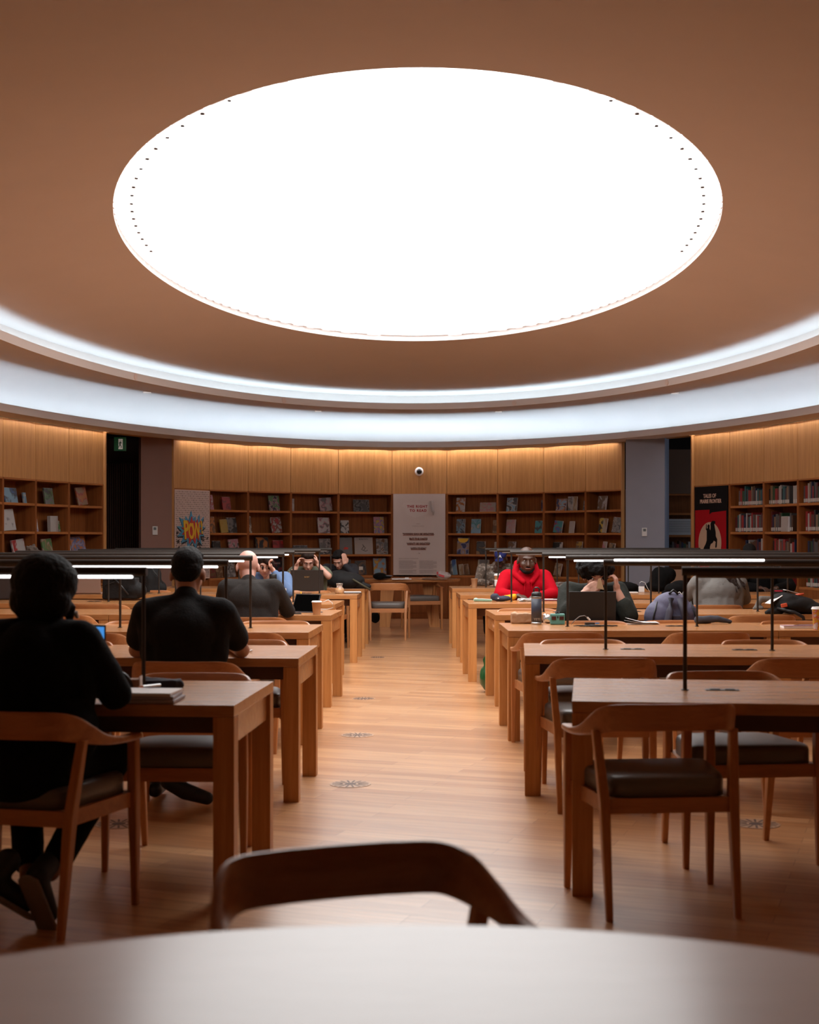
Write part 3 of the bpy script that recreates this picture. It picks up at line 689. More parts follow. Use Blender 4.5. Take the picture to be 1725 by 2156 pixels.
# ---- openings
def slab(px0, px1, d0, d1, z0, z1, th, name, mat, kind='structure'):
    a = Vector((X(px0,d0), d0, 0)); b = Vector((X(px1,d1), d1, 0)); v = b-a; c = (a+b)/2; an = atan2(v.y, v.x)
    o = MB().box((0,0,(z0+z1)/2), (v.length, th, z1-z0)).build(name, mat, loc=(c.x-sin(an)*th/2, c.y+cos(an)*th/2, 0), rot=(0,0,an))
    return tag(o, kind=kind) if kind else o
slab(297, 362, 20.65, 20.95, 0, 3.0, .08, 'wall_pier_left', pmat('pier_brown', (.20,.105,.08), .75))
M_SLAT = pmat('dark_slat_wood', (.12,.05,.035), .6)
slab(180, 310, 22.5, 22.5, 0, 3.0, .1, 'wall_slatted', pmat('dark_slat_back', (.05,.025,.018), .8))
mb = MB()
for k_ in range(28):
    xx = X(196, 22.4)+k_*.036; mb.box((xx, 22.40, 1.3), (.016, .05, 2.6))
tag(mb.build('trim_6', M_SLAT), kind='structure')
def exit_sign():
    c = Q(253, 935, 20.2)
    t = thing('exit_sign', 'green exit sign with white running figure hanging in dark opening', 'sign', c, 0)
    MB().box((0,0,0), (.175,.03,.20), bev=.003).build('housing', pmat('exit_green', (.02,.10,.045), .5, emis=(.02,.3,.1), es=.03), t)
    MB().box((.01,-.017,0), (.062,.004,.15)).build('doorway_symbol', pmat('exit_white', (.7,.7,.65), .5, emis=(1,.95,.85), es=.12), t)
    run = MB(); D = pmat('exit_dark', (.02,.09,.04), .6)
    run.lathe([(.001,-.001),(.011,0),(.001,.001)], (.012,-.021,.052), 10)
    for a, b, r in (((.01,.035),(.002,-.008),.010),((.006,.03),(.028,.012),.005),((.006,.03),(-.014,.008),.005),((.002,-.008),(.022,-.035),.006),((.022,-.035),(.02,-.06),.005),((.002,-.008),(-.008,-.035),.006),((-.008,-.035),(-.022,-.05),.005)):
        run.tube([(a[0],-.0205,a[1]),(b[0],-.0205,b[1])], r*.9, 6)
    run.build('running_figure', D, t)
    MB().cyl((0,0,.10),(0,0,.22),.008).build('hanger', M_METAL, t)
exit_sign()
def thermostat(px, py, d, lab, col):
    c = Q(px, py, d); t = thing('thermostat', lab, 'thermostat', c, 0)
    MB().box((0,-.012,0), (.075,.024,.13), bev=.005).build('housing', pmat('thermostat_'+col, (.6,.58,.56), .5), t)
    MB().box((.0,-.026,.028), (.042,.004,.04)).build('display', pmat('thermostat_screen', (.12,.14,.14), .3), t)
thermostat(327, 1117, 20.77, 'white wall thermostat on brown pier right of slatted opening', 'a')
# right opening: plastered column, dim book stack behind
M_COLM = pmat('column_plaster', (.23,.235,.28), .7)
slab(1318, 1400, 20.95, 20.75, 0, 3.0, .4, 'wall_pier_right', M_COLM)
thermostat(1357, 1120, 20.85, 'white wall thermostat on the blue grey column', 'b')
sh = thing('back_bookcase', 'dim bookcase seen through the opening right of the column', 'bookcase', (X(1440,22.6), 22.6, 0), 0)
MB().box((0,.3,1.4),(1.9,.03,2.8)).build('back_panel', M_SHELF, sh)
MB().box((0,.05,2.47),(1.9,.4,.72)).build('header_panel', pmat('dim_header_wood', (.12,.06,.03), .6), sh)
for z in (.75,1.08,1.42,1.78,2.1): MB().box((0,.1,z),(1.9,.4,.035)).build('shelf', M_SHELFX, sh)
for s in (-1,1): MB().box((s*.95,.1,1.4),(.03,.42,2.8)).build('side_panel', M_SHELF, sh)
c = Q(1427, 1108, 22.35); t = thing('notice_board', 'long pale printed notice on shelf behind the column', 'notice', (c.x+.1, 22.53, 1.4385), 0)
MB().box((0,0,.13),(.80,.01,.26)).build('sheet', pmat('notice_paper', (.42,.42,.42), .7), t)
mb = MB()
for k_ in range(7): mb.box((-.02,-.006,.22-k_*.028),(.70-(k_*37%5)*.03,.001,.008))
mb.build('printed_lines', INKG, t)
for k_ in range(14):
    cn, r, g, b_ = spine_cols[k_ % 9]; hh = .18+.01*((k_*5) % 7)
    o = MB().box((0,0,hh/2),(.034,.16,hh), bev=.002).build('book', pmat('spine_'+cn, (r,g,b_), .45), loc=(X(1412,22.5)+.038*k_, 22.55, 1.098))
    tag(o, '%s book on the dim shelf behind the column' % cn, 'book', 'books on dim shelf behind the column')
# daylight reaching the right opening from outside
ld = bpy.data.lights.new('daylight', 'AREA'); ld.energy = DAY; ld.size = 2.2; ld.size_y = 2.6; ld.shape = 'RECTANGLE'; ld.color = (.55,.75,1)
lo = bpy.data.objects.new('daylight', ld); COL.objects.link(lo); lo.location = (8.6, 19.0, 1.9); lo.rotation_euler = (Vector((-1,.14,-.05))).to_track_quat('-Z','Y').to_euler()
# ================================================================= READING TABLES, LAMPS, CHAIRS
TH = .75; TW = .87; HL = 1.84
def make_table():
    t = thing('reading_table', 'x', 'table')
    # origin at one front bottom corner, table runs along +x and +y
    MB().box((HL/2, TW/2, TH-.0225), (HL-.003, TW, .045), bev=.0025).build('tabletop', M_TABLE, t)
    for x in (0, 1):
        for y in (0, 1):
            MB().box((.042+x*(HL-.084), .042+y*(TW-.084), (TH-.046)/2), (.080, .080, TH-.046), bev=.002).build('leg', M_LEG, t)
    for x in (0, 1):
        MB().box((.035+x*(HL-.07), TW/2, TH-.046-.055), (.035, TW-.164, .11)).build('end_rail', M_TABLE, t)
    for y in (0, 1):
        MB().box((HL/2, .16+y*(TW-.32), TH-.046-.04), (HL-.10, .03, .08)).build('long_rail', pmat('dark_rail', (.10,.045,.025), .6), t)
    for x in (.61, 1.23):
        o = MB().box((0,0,.001), (.135, .05, .004), bev=.001).box((-.03,0,.004), (.04,.03,.004)).box((.03,0,.004), (.04,.03,.004)).build('power_outlet', M_METAL, t, loc=(x, TW/2+.02, TH))
    return t
TPROTO = make_table(); first = [True]
def put(proto, firstflag, loc, rz, label, group=None):
    if firstflag[0]: o = proto; firstflag[0] = False
    else: o = copy_tree(proto)
    o.location = loc; o.rotation_euler = (0,0,rz); o['label'] = label
    if group: o['group'] = group
    return o
ordn = ['nearest', 'second nearest', 'third', 'fourth', 'fifth', 'sixth', 'farthest']
ROWS = {}
def row(side, i, corner, v, lit):
    """corner: front aisle corner of the row in plan; v: vanishing offset of its end edge"""
    th = math.atan(v/F); u = Vector((cos(th), -sin(th), 0)); w_ = Vector((sin(th), cos(th), 0))
    c = Vector((corner[0], corner[1], 0)); sd = 'right' if side > 0 else 'left'
    for k in range(2):
        org = c+u*(HL*k+.0015) if side > 0 else c-u*(HL*(k+1)-.0015)
        put(TPROTO, first, org, -th, 'long oak reading table, %s row on the %s of the aisle, %s half' % (ordn[i], sd, 'aisle' if k == 0 else 'outer'), 'oak reading tables in rows')
    ROWS[(sd, i)] = (c, u, w_, side, th)
    # lamp: four posts carrying one long bar with a light tube in each section
    t = thing('table_lamp', 'long dark metal lamp bar on thin posts above the %s %s table row' % (ordn[i], sd), 'lamp', c+w_*(TW/2)+Vector((0,0,TH)), -th, 'lamp bars over the reading tables')
    zb = 1.237-TH; xs = [side*(.46+.92*k) for k in range(4)]
    for x in xs:
        MB().cyl((x,0,.003),(x,0,zb),.0085,n=12).cyl((x,0,0),(x,0,.004),.016,n=16).build('post', M_METAL, t)
    x0, x1 = xs[0]-side*.013, xs[-1]+side*.013
    MB().cyl((x0,0,zb+.001),(x1,0,zb+.001),.0185,n=20).build('bar', M_METAL, t, sm=False)
    smooth(t.children[-1].data)
    for k in range(3):
        a, b = xs[k]+side*.045, xs[k+1]-side*.045
        st = lit[k] if k < len(lit) else 0
        if st == 2:    # tube turned toward the viewer and up
            MB().box(((a+b)/2, -.015, zb+.0155), (abs(b-a), .018, .012), bev=.004).build('light_tube', M_TUBE_ON, t)
        else:
            o = MB().box(((a+b)/2, -.002, zb-.0205), (abs(b-a), .02, .012), bev=.004).build('light_tube', M_TUBE_ON if st else M_TUBE_OFF, t)
    return t
M_TUBE_ON = emat('lit_tube', (1,.93,.92), LAMP); M_TUBE_OFF = pmat('unlit_tube', (.16,.13,.11), .5)
RC = [((1203,5.28),370,[0,0,0]), ((1104,7.34),220,[2,0,0]), ((1069.6,9.33),-30,[1,0,0]), ((1042,11.26),-110,[1,0,0]), ((986,13.2),-80,[0,0,0]), ((969,15.25),-60,[0,0,0]), ((952,17.3),-60,[0,0,0])]
LC = [((493,5.14),206,[1,0,0]), ((629,7.16),140,[1,0,0]), ((650,9.15),140,[1,0,0]), ((697,11.2),180,[1,0,0]), ((706,13.08),150,[1,0,0]), ((752,15.25),90,[0,0,0]), ((768,17.2),80,[0,0,0])]
for i, (c, v, l) in enumerate(RC): row(1, i, (X(c[0],c[1]), c[1]), v, l)
for i, (c, v, l) in enumerate(LC): row(-1, i, (X(c[0],c[1]), c[1]), v, l)
# ---- chair: bent wrap-around rail carried by four tapering legs, padded seat
def catmull(P_, n=8):
    out = []
    for i in range(len(P_)-1):
        p0 = P_[max(i-1,0)]; p1 = P_[i]; p2 = P_[i+1]; p3 = P_[min(i+2,len(P_)-1)]
        for k in range(n):
            t = k/n
            out.append([.5*((2*b)+(-a+c)*t+(2*a-5*b+4*c-d)*t*t+(-a+3*b-3*c+d)*t**3) for a, b, c, d in zip(p0,p1,p2,p3)])
    out.append(list(P_[-1])); return out
def leg_mb(a, b, s0, s1, mid=None):
    mb = MB(); rings = []
    pts = [(Vector(a), s0), (Vector(b), s1)] if mid is None else [(Vector(a), s0), (Vector(mid[0]), mid[1]), (Vector(b), s1)]
    for p, s in pts:
        c = []
        for sx, sy in ((-1,-1),(1,-1),(1,1),(-1,1)):
            for dx, dy in ((sx*s[0]/2, sy*(s[1]/2-.004)), (sx*(s[0]/2-.004), sy*s[1]/2)) if sx*sy > 0 else ((sx*(s[0]/2-.004), sy*s[1]/2), (sx*s[0]/2, sy*(s[1]/2-.004))):
                c.append(mb.bm.verts.new(p+Vector((dx, dy, 0))))
        rings.append(c)
    for A, B in zip(rings, rings[1:]):
        for k in range(8): mb.bm.faces.new((A[k], A[(k+1)%8], B[(k+1)%8], B[k]))
    mb.bm.faces.new(rings[0][::-1]); mb.bm.faces.new(rings[-1]); return mb
def make_chair():
    t = thing('armchair', 'x', 'chair')
    half = [(-.284,.235,.632,.022,.050),(-.288,.15,.634,.024,.048),(-.288,.06,.640,.028,.042),(-.281,-.03,.654,.040,.034),(-.266,-.11,.680,.066,.026),(-.240,-.18,.708,.092,.020),(-.200,-.225,.722,.100,.018),(-.12,-.243,.724,.102,.017),(-.06,-.249,.724,.102,.017),(0,-.251,.724,.102,.017)]
    full = half+[(-x,y,z,h,th) for x,y,z,h,th in half[-2::-1]]
    pts = catmull(full, 5); mb = MB(); rings = []
    for i, (x,y,z,h,th) in enumerate(pts):
        a = pts[max(i-1,0)]; b = pts[min(i+1,len(pts)-1)]
        d = Vector((b[0]-a[0], b[1]-a[1], b[2]-a[2])).normalized(); up = Vector((0,0,1)); up = (up-d*up.dot(d)).normalized(); sd = d.cross(up)
        # the back band leans backwards a little
        lean = .18 if h > .06 else .05
        upv = (up+Vector((x*.4, y, 0)).normalized()*lean*(h/.1)).normalized()
        r = []
        for k in range(14):
            an = 2*pi*k/14; ca, sa = cos(an), sin(an); ex = .45
            r.append(mb.bm.verts.new(Vector((x,y,z))+sd*(th/2)*math.copysign(abs(ca)**ex, ca)+upv*(h/2)*math.copysign(abs(sa)**ex, sa)))
        rings.append(r)
    for A, B in zip(rings, rings[1:]):
        for k in range(14): mb.bm.faces.new((A[k], A[(k+1)%14], B[(k+1)%14], B[k]))
    mb.bm.faces.new(rings[0][::-1]); mb.bm.faces.new(rings[-1])
    o = mb.build('back_and_arm_rail', M_CHAIR, t); smooth(o.data); crisp(o, 50)
    for s in (-1, 1):
        leg_mb((s*.288,.222,0), (s*.283,.215,.630), (.024,.026), (.036,.040), ((s*.285,.215,.41),(.036,.046))).build('leg', M_CHAIRZ, t)
        leg_mb((s*.236,-.270,0), (s*.258,-.150,.668), (.024,.028), (.030,.036), ((s*.240,-.205,.41),(.036,.048))).build('leg', M_CHAIRZ, t)
    mb = MB()
    mb.prism([(-.285,.225),(-.285,.195),(.285,.195),(.285,.225)][::-1], Matrix.Translation((0,0,.372)), .055)
    mb.prism([(-.235,-.215),(.235,-.215),(.235,-.19),(-.235,-.19)], Matrix.Translation((0,0,.372)), .055)
    for s in (-1, 1): mb.prism([(s*.235,-.2),(s*.283,.2),(s*.257,.2),(s*.212,-.2)], Matrix.Translation((0,0,.372)), .055)
    mb.build('seat_frame', M_CHAIR, t)
    # cushion
    mb = MB(); rows_ = []
    n = 12
    prof = [(.0,0),(0,.055),(.004,.068),(.014,.076),(.04,.081),(.15,.083)]
    def pt(ins, z, a):
        # rounded trapezoid outline
        ca, sa = cos(a), sin(a); e = .28
        ux = math.copysign(abs(ca)**e, ca); uy = math.copysign(abs(sa)**e, sa)
        yv = uy*(.213-ins); wd = .245+.028*(uy)
        return Vector((ux*(wd-ins), yv+.008, .427+z))
    rows_ = [[mb.bm.verts.new(pt(i_, z, 2*pi*k/40)) for k in range(40)] for i_, z in prof]
    for A, B in zip(rows_, rows_[1:]):
        for k in range(40): mb.bm.faces.new((A[k], A[(k+1)%40], B[(k+1)%40], B[k]))
    mb.bm.faces.new(rows_[0][::-1]); mb.bm.faces.new(rows_[-1])
    o = mb.build('seat_cushion', M_CUSH, t); smooth(o.data)
    return t
CPROTO = make_chair(); cfirst = [True]
CG = 'oak armchairs at the reading tables'
def chair(px, ytop, facing, label, rot=0.0, dz=.598):
    """px, ytop: column and row of the middle of the back rail's top in the photo; facing +1 looks away from the viewer"""
    d = dz*F/(ytop-HY); x = X(px, d)
    rz = (0 if facing > 0 else pi)+rot
    f = Vector((-sin(rz), cos(rz), 0))
    loc = Vector((x, d, 0))+f*.262
    return put(CPROTO, cfirst, loc, rz, label, CG)
chair(-2, 1503, 1, 'oak armchair in left foreground holding the person in black with bun hair', -.23, .604)
chair(380, 1394, 1, 'oak armchair holding the man in black short sleeved shirt', -.06)
chair(502, 1332, 1, 'empty oak armchair behind the third left table, near its aisle end', -.06)
chair(170, 1333, 1, 'oak armchair at third left table, seen between the two dark figures', -.06)
chair(528, 1300, 1, 'oak armchair holding the bald man in grey sweater', -.05)
chair(118, 1295, 1, 'oak armchair at fourth left table, far from the aisle', -.05)
chair(205, 1273, 1, 'oak armchair at fifth left table, its rail near lamp post', -.05)
chair(415, 1417, -1, 'oak armchair facing camera across nearest left table, pale seat visible', -.04)
chair(518, 1347, -1, 'oak armchair facing camera across second left table, rail near aisle', -.03)
chair(155, 1349, -1, 'oak armchair facing camera across second left table, outer place', -.03)
chair(582, 1307, -1, 'oak armchair facing camera across third left table, in front of tablet', -.03)
chair(300, 1307, -1, 'oak armchair facing camera across third left table, hidden by dark shirt', -.03)
chair(642, 1261, -1, 'oak armchair facing camera across fifth left table, behind coffee cup', .02)
chair(652, 1243, -1, 'oak armchair holding the man with glasses gripping his head', 0)
chair(722, 1228, -1, 'oak armchair holding the dark person hiding face with hand', 0)
chair(572, 1257, -1, 'oak armchair holding the person in light blue with glasses', .0)
chair(1418, 1484, 1, 'empty oak armchair nearest camera on the right with dark seat', .09)
chair(1278, 1387, 1, 'empty oak armchair at second right table, aisle place', .02)
chair(1712, 1387, 1, 'empty oak armchair at second right table, at the picture edge', .02)
chair(1188, 1332, 1, 'empty oak armchair at third right table, aisle place', 0)
chair(1500, 1332, 1, 'empty oak armchair at third right table below the purple backpack', 0)
chair(1612, 1296, 1, 'empty oak armchair at fourth right table below the black backpack', 0)
chair(1508, 1274, 1, 'oak armchair holding the person in pale grey sweater', 0)
chair(1508, 1413, -1, 'oak armchair facing camera across nearest right table, pale seat lit', .10)
chair(1222, 1346, -1, 'oak armchair facing camera across second right table, aisle place', .05)
chair(1600, 1347, -1, 'oak armchair facing camera across second right table, below red notebook', .05)
chair(1668, 1307, -1, 'oak armchair facing camera across third right table, outer place', 0)
chair(1420, 1306, -1, 'oak armchair carrying the purple grey backpack', .1)
chair(1245, 1307, -1, 'oak armchair holding the curly haired person at laptop', 0)
chair(1108, 1281, -1, 'oak armchair facing camera across fourth right table, before red hoodie', 0)
chair(1105, 1255, -1, 'oak armchair holding the man in red hoodie', 0)
chair(1030, 1229, -1, 'oak armchair holding the person in blue cap', 0)
chair(1600, 1239, -1, 'oak armchair holding the large person in black coat', 0)
chair(795+22, 1228, 1, 'oak armchair in front of far oval table, its back to camera', 0, .598)
chair(878, 1216, -1, 'oak armchair behind the far oval table facing camera', .2)
chair(680, 1238, 1, 'oak armchair at sixth left table hidden behind laptop', 0)
# foreground chair
rz = pi+.34
put(CPROTO, cfirst, (-.055, 2.44, 0), rz, 'blurred oak armchair in the foreground just beyond the pale table', CG)
# ---- oval tables
def oval(name, label, c, a, b, rz, mat, legs, top=.75):
    t = thing(name, label, 'table', (c[0], c[1], 0), rz)
    n = 96; mb = MB(); rr = []
    for ins, z in ((.03,top-.05),(.004,top-.036),(0,top-.02),(.0,top-.006),(.006,top),(.3,top)):
        rr.append([mb.bm.verts.new(((a-ins)*cos(2*pi*k/n), (b-ins)*sin(2*pi*k/n), z)) for k in range(n)])
    for A, B in zip(rr, rr[1:]):
        for k in range(n): mb.bm.faces.new((A[k], A[(k+1)%n], B[(k+1)%n], B[k]))
    mb.bm.faces.new(rr[0][::-1]); mb.bm.faces.new(rr[-1])
    o = mb.build('tabletop', mat, t); smooth(o.data); crisp(o, 40)
    for x, y, dx in legs:
        m = Matrix.Translation((x, y, 0))
        mb = MB(); w_ = .07
        A = [(x-.11,y-w_/2,top-.05),(x+.11,y-w_/2,top-.05),(x+.11,y+w_/2,top-.05),(x-.11,y+w_/2,top-.05)]
        B = [(x-.08+dx,y-w_/2,0),(x+.08+dx,y-w_/2,0),(x+.08+dx,y+w_/2,0),(x-.08+dx,y+w_/2,0)]
        va = [mb.bm.verts.new(p) for p in A]; vb = [mb.bm.verts.new(p) for p in B]
        mb.bm.faces.new(va); mb.bm.faces.new(vb[::-1])
        for k in range(4): mb.bm.faces.new((va[k], vb[k], vb[(k+1)%4], va[(k+1)%4]))
        mb.build('leg', M_LEG, t)
    return t
oval('oval_table', 'blurred pale oval table filling the bottom foreground', (0, 1.43), 1.0, .79, 0, M_PALE, ((-.45,.15,-.06),(.45,.15,.06),(-.45,-.3,-.06),(.45,-.3,.06)))
oval('oval_table', 'oval oak table at the far end of the aisle', (X(863,21.6), 21.6), .80, .5, 0, M_TABLE, ((-.34,-.12,-.05),(.30,-.12,.09)))
# ---- round floor vents in the aisle
def vent(px, py, lab, r=.115):
    c = P(px, py, 0)
    t = thing('floor_vent', lab, 'floor vent', (c.x, c.y, 0), .2, 'round floor vents')
    MB().lathe([(r*.30,.0005),(r*.30,.0022),(r,.0022),(r,.0005)], n=36).build('ring_plate', pmat('vent_plate', (.42,.25,.15), .45), t)
    mb = MB()
    for k in range(16):
        a = 2*pi*k/16
        mb.box((r*.64*cos(a), r*.64*sin(a), .0024), (r*.5, .010, .0012), rot=(0,0,a))
    mb.cyl((0,0,.0006),(0,0,.0024), r*.28, n=20)
    mb.build('slots', pmat('vent_dark', (.09,.045,.03), .6), t)
vent(738, 1651, 'round floor vent in the aisle nearest the camera')
vent(753, 1548, 'round floor vent in the aisle, second from camera')
vent(766, 1471, 'round floor vent in the aisle, third from camera', .1)
vent(1592, 1735, 'round floor vent behind the nearest right armchair')
vent(250, 1735, 'round floor vent under the nearest left table')
vent(795, 1384, 'round floor vent farthest along the aisle', .09)
# ================================================================= PEOPLE
SKIN = {'light':pmat('skin_light', (.55,.29,.21), .5, var=.08, vscale=12), 'tan':pmat('skin_tan', (.40,.20,.13), .5, var=.08), 'dark':pmat('skin_dark', (.075,.035,.022), .45, var=.1), 'brown':pmat('skin_brown', (.22,.10,.06), .5, var=.1), 'pink':pmat('skin_pink', (.66,.36,.29), .45, var=.08)}
M_LIP = pmat('lips', (.32,.10,.08), .5); M_EYE = pmat('eye_white', (.6,.55,.5), .3); M_PUP = pmat('pupil', (.01,.01,.01), .2)
HAIRB = pmat('black_hair', (.006,.0045,.004), .75, spec=.2, bump=.8, bscale=70, var=.4); HAIRBR = pmat('dark_brown_hair', (.018,.009,.006), .75, spec=.2, bump=.8, bscale=70, var=.4)
def hand_prims(wr, d, n, side, curl=.5, s=1.0, spread=.0):
    """wrist point, finger direction, palm normal (the way the palm faces), side: +1 thumb on d x n side"""
    d = Vector(d).normalized(); n = Vector(n); n = (n-d*n.dot(d)).normalized(); b = d.cross(n).normalized()*side
    pr = [cap(wr, wr+d*.03*s, .025*s, .027*s)]
    for k, (o, L) in enumerate(((.032,.072),(.011,.082),(-.011,.077),(-.031,.062))):
        base = wr+d*.085*s+b*o*s
        pr.append(cap(wr+d*.025*s+b*o*.75*s, base, .0145*s, .0125*s))
        p = base; ang = curl*.45; dd = d+b*(o*spread*8)
        for seg, f in enumerate((.45,.32,.26)):
            v = (dd*cos(ang)+n*sin(ang)).normalized(); q = p+v*L*f*s
            pr.append(cap(p, q, (.0098-.0008*seg)*s, (.0090-.0009*seg)*s)); p = q; ang += curl*.75
    tb = wr+d*.028*s+b*.024*s; t1 = tb+(d*.55+b*.75+n*.25).normalized()*.042*s; t2 = t1+(d*.85+b*.3+n*.4).normalized()*.034*s
    pr += [cap(tb, t1, .0155*s, .012*s), cap(t1, t2, .0115*s, .009*s)]
    return pr
def person(name_label, X0, Y0, rz, chest, neck, head, pitch, yaw, elbows, wrists, hands, skin, shirt, trousers, knees=None, ankles=None, sh_w=.19, top='long', build=1.0, hairf=None, glasses=None, shoes=M_BLACK, roll=0, voxel=.0075, face=True, pelvis=(0,0,.56), coll=True, wob=.004, head_s=1.0, extra_shirt=(), beard=None, shirt_name='shirt', legs=True):
    t = thing('person', name_label, 'person', (X0, Y0, 0), rz)
    Pv = Vector(pelvis); C = Vector(chest); N = Vector(neck); H = Vector(head)
    R = Euler((-pitch, roll, 0)).to_matrix(); R = Matrix.Rotation(yaw, 3, 'Z') @ R
    def h(v): return H + R @ (Vector(v)*head_s)
    hp = [ell(h((0,-.012,.032)), (.076*head_s,.094*head_s,.084*head_s), R), ell(h((0,.022,-.035)), (.063*head_s,.068*head_s,.075*head_s), R),
          ell(h((0,.050,-.092)), (.030*head_s,.028*head_s,.020*head_s), R), cap(h((0,.088,.005)), h((0,.108,-.033)), .009*head_s, .0135*head_s),
          ell(h((0,.076,.026)), (.052*head_s,.018*head_s,.010*head_s), R)]
    for s in (-1, 1):
        hp += [ell(h((s*.038,.060,-.032)), (.024*head_s,.022*head_s,.024*head_s), R), ell(h((s*.080,-.005,-.012)), (.010*head_s,.019*head_s,.031*head_s), R), ell(h((s*.013,.100,-.034)), (.009,.009,.008), R)]
    hp += [ell(h((0,.086,-.060)), (.023*head_s,.010*head_s,.006*head_s), R), ell(h((0,.086,-.070)), (.019*head_s,.010*head_s,.006*head_s), R)]
    S = [C+Vector((s*sh_w, -.01, .108)) for s in (-1, 1)]
    body = hp+[cap(h((0,-.02,-.05)), N+Vector((0,0,-.02)), .050, .054), cap(N+Vector((0,.01,-.03)), C+Vector((0,0,.02)), .050, .10), cap(C, Pv, .12*build, .13*build, (1.15,.85,1))]
    for i in range(2):
        E_, W = Vector(elbows[i]), Vector(wrists[i])
        body += [cap(S[i], E_, .042*build, .036*build), cap(E_, W, .038*build, .025*build)]
        hd = hands[i]
        if hd: body += hand_prims(W, hd[0], hd[1], hd[2] if len(hd) > 2 else (1 if i else -1), hd[3] if len(hd) > 3 else .6)
    kn = knees or [(-.13,.42,.53), (.13,.42,.53)]; an = ankles or [(-.12,.36,.09), (.12,.36,.09)]
    if legs:
        for i in range(2):
            s = -1 if i == 0 else 1
            body += [cap(Pv+Vector((s*.09,0,-.02)), Vector(kn[i]), .070, .048), cap(Vector(kn[i]), Vector(an[i]), .046, .034)]
    blob('body', body, SKIN[skin], t, voxel=voxel, it=1)
    # clothing
    b = build
    tor = [ell(Pv+Vector((0,-.01,-.0)), (.175*b,.135*b,.115)), cap(Pv+Vector((0,0,.05)), C, .135*b, .150*b, (1.12,.86,1)), ell(C+Vector((0,-.02,.02)), (.185*b,.135*b,.145)), cap(S[0]+Vector((.02,0,-.01)), S[1]+Vector((-.02,0,-.01)), .070*b, .070*b), cap(C+Vector((0,-.02,.05)), N+Vector((0,-.02,-.055)), .12*b, .070*b)]
    for i, s in enumerate((-1, 1)):
        tor += [cap(N+Vector((s*.030,-.012,-.045)), S[i]+Vector((-s*.01,-.005,.008)), .056*b, .066*b), cap(S[i]+Vector((-s*.03,-.01,-.03)), C+Vector((s*.135*b,-.01,-.10)), .066*b, .070*b), cap(C+Vector((s*.12*b,-.01,-.10)), Pv+Vector((s*.08*b,-.01,.06)), .075*b, .085*b)]
    if coll: tor += [cap(N+Vector((0,-.012,-.05)), N+Vector((0,-.012,-.006)), .068*b, .060*b)]
    for i in range(2):
        E_, W = Vector(elbows[i]), Vector(wrists[i])
        if top == 'long': tor += [cap(S[i], E_, .068*b, .056*b), cap(E_, E_+(W-E_)*.92, .056*b, .040*b)]
        elif top == 'push': tor += [cap(S[i], E_, .072*b, .064*b), cap(E_, E_+(W-E_)*.35, .064*b, .058*b)]
        else: tor += [cap(S[i], S[i]+(E_-S[i])*.66, .068*b, .064*b)]
    tor += list(extra_shirt)
    sh = blob(shirt_name, tor, shirt, t, voxel=voxel*1.15, it=5, wob=wob, wf=9)
    if legs:
        tr = [ell(Pv+Vector((0,0,-.03)), (.175*b,.14*b,.10))]
        for i in range(2):
            s = -1 if i == 0 else 1
            tr += [cap(Pv+Vector((s*.09,0,-.02)), Vector(kn[i]), .095*b, .070), cap(Vector(kn[i]), Vector(an[i])+(Vector(kn[i])-Vector(an[i]))*.12, .070, .056)]
        blob('trousers', tr, trousers, t, voxel=.011, it=4, wob=.004, wf=7)
        for i in range(2):
            a = Vector(an[i]); k_ = Vector(kn[i])
            sd = blob('shoe', [cap(a+Vector((0,-.05,-.045)), a+Vector((0,.15,-.058)), .040, .032, (1,1,1)), cap(a, a+Vector((0,.06,-.04)), .045, .038), ], shoes, t, voxel=.008, it=2)
            if a.z > .14:   # heel lifted: turn the shoe toes-down
                sd.data.transform(Matrix.Translation(a) @ Matrix.Rotation(-.75, 4, 'X') @ Matrix.Translation(-a))
    if face:
        for s in (-1, 1):
            ey = MB().lathe([(.0005,-.0075),(.0055,-.0045),(.0078,0),(.0055,.0045),(.0005,.0075)], n=12).build('eye', M_EYE, t, loc=h((s*.031,.079,.003)), sm=True)
            MB().lathe([(.0005,-.005),(.0042,0),(.0005,.005)], n=10).build('pupil', M_PUP, t, loc=h((s*.030,.0855,.003)), sm=True)
            MB().tube([h((s*.014,.093,.026)), h((s*.033,.092,.031)), h((s*.052,.080,.026))], [.002,.0032,.0015], 6).build('eyebrow', HAIRBR, t)
        MB().tube([h((-.024,.092,-.065)), h((-.010,.0985,-.0625)), h((.010,.0985,-.0625)), h((.024,.092,-.065))], [.002,.005,.005,.002], 6).build('lips', M_LIP, t)
    if glasses:
        g = MB()
        for s in (-1, 1):
            for k in range(14):
                a0, a1 = 2*pi*k/14, 2*pi*(k+1)/14
                g.tube([h((s*.033+.023*cos(a), .100-.012*abs(cos(a)), .0+.016*sin(a))) for a in (a0, a1)], .0016, 5)
            g.tube([h((s*.058,.094,.004)), h((s*.080,.0,.006))], .002, 5)
        g.tube([h((-.010,.105,.004)), h((.010,.105,.004))], .002, 5)
        g.build('glasses', M_BLACK, t)
    if hairf: hairf(t, h, R)
    if beard: beard(t, h, R)
    return t
def short_hair(mat, flat=0.0, big=1.0):
    def f(t, h, R):
        blob('hair', [ell(h((0,-.022,.046)), (.083*big,.096*big,.082*big), R), ell(h((0,-.052,.012)), (.079,.062,.070), R), cap(h((-.045,.055,.098)), h((.045,.055,.098)), .022, .022), ell(h((0,.0,.085)), (.07,.08,.055), R)], mat, t, voxel=.007, it=3, wob=.003, wf=45)
    return f
def buzz(mat):
    def f(t, h, R):
        blob('hair', [ell(h((0,-.018,.045)), (.079,.093,.078), R), ell(h((0,-.055,.0)), (.068,.05,.05), R)], mat, t, voxel=.008, it=2)
    return f
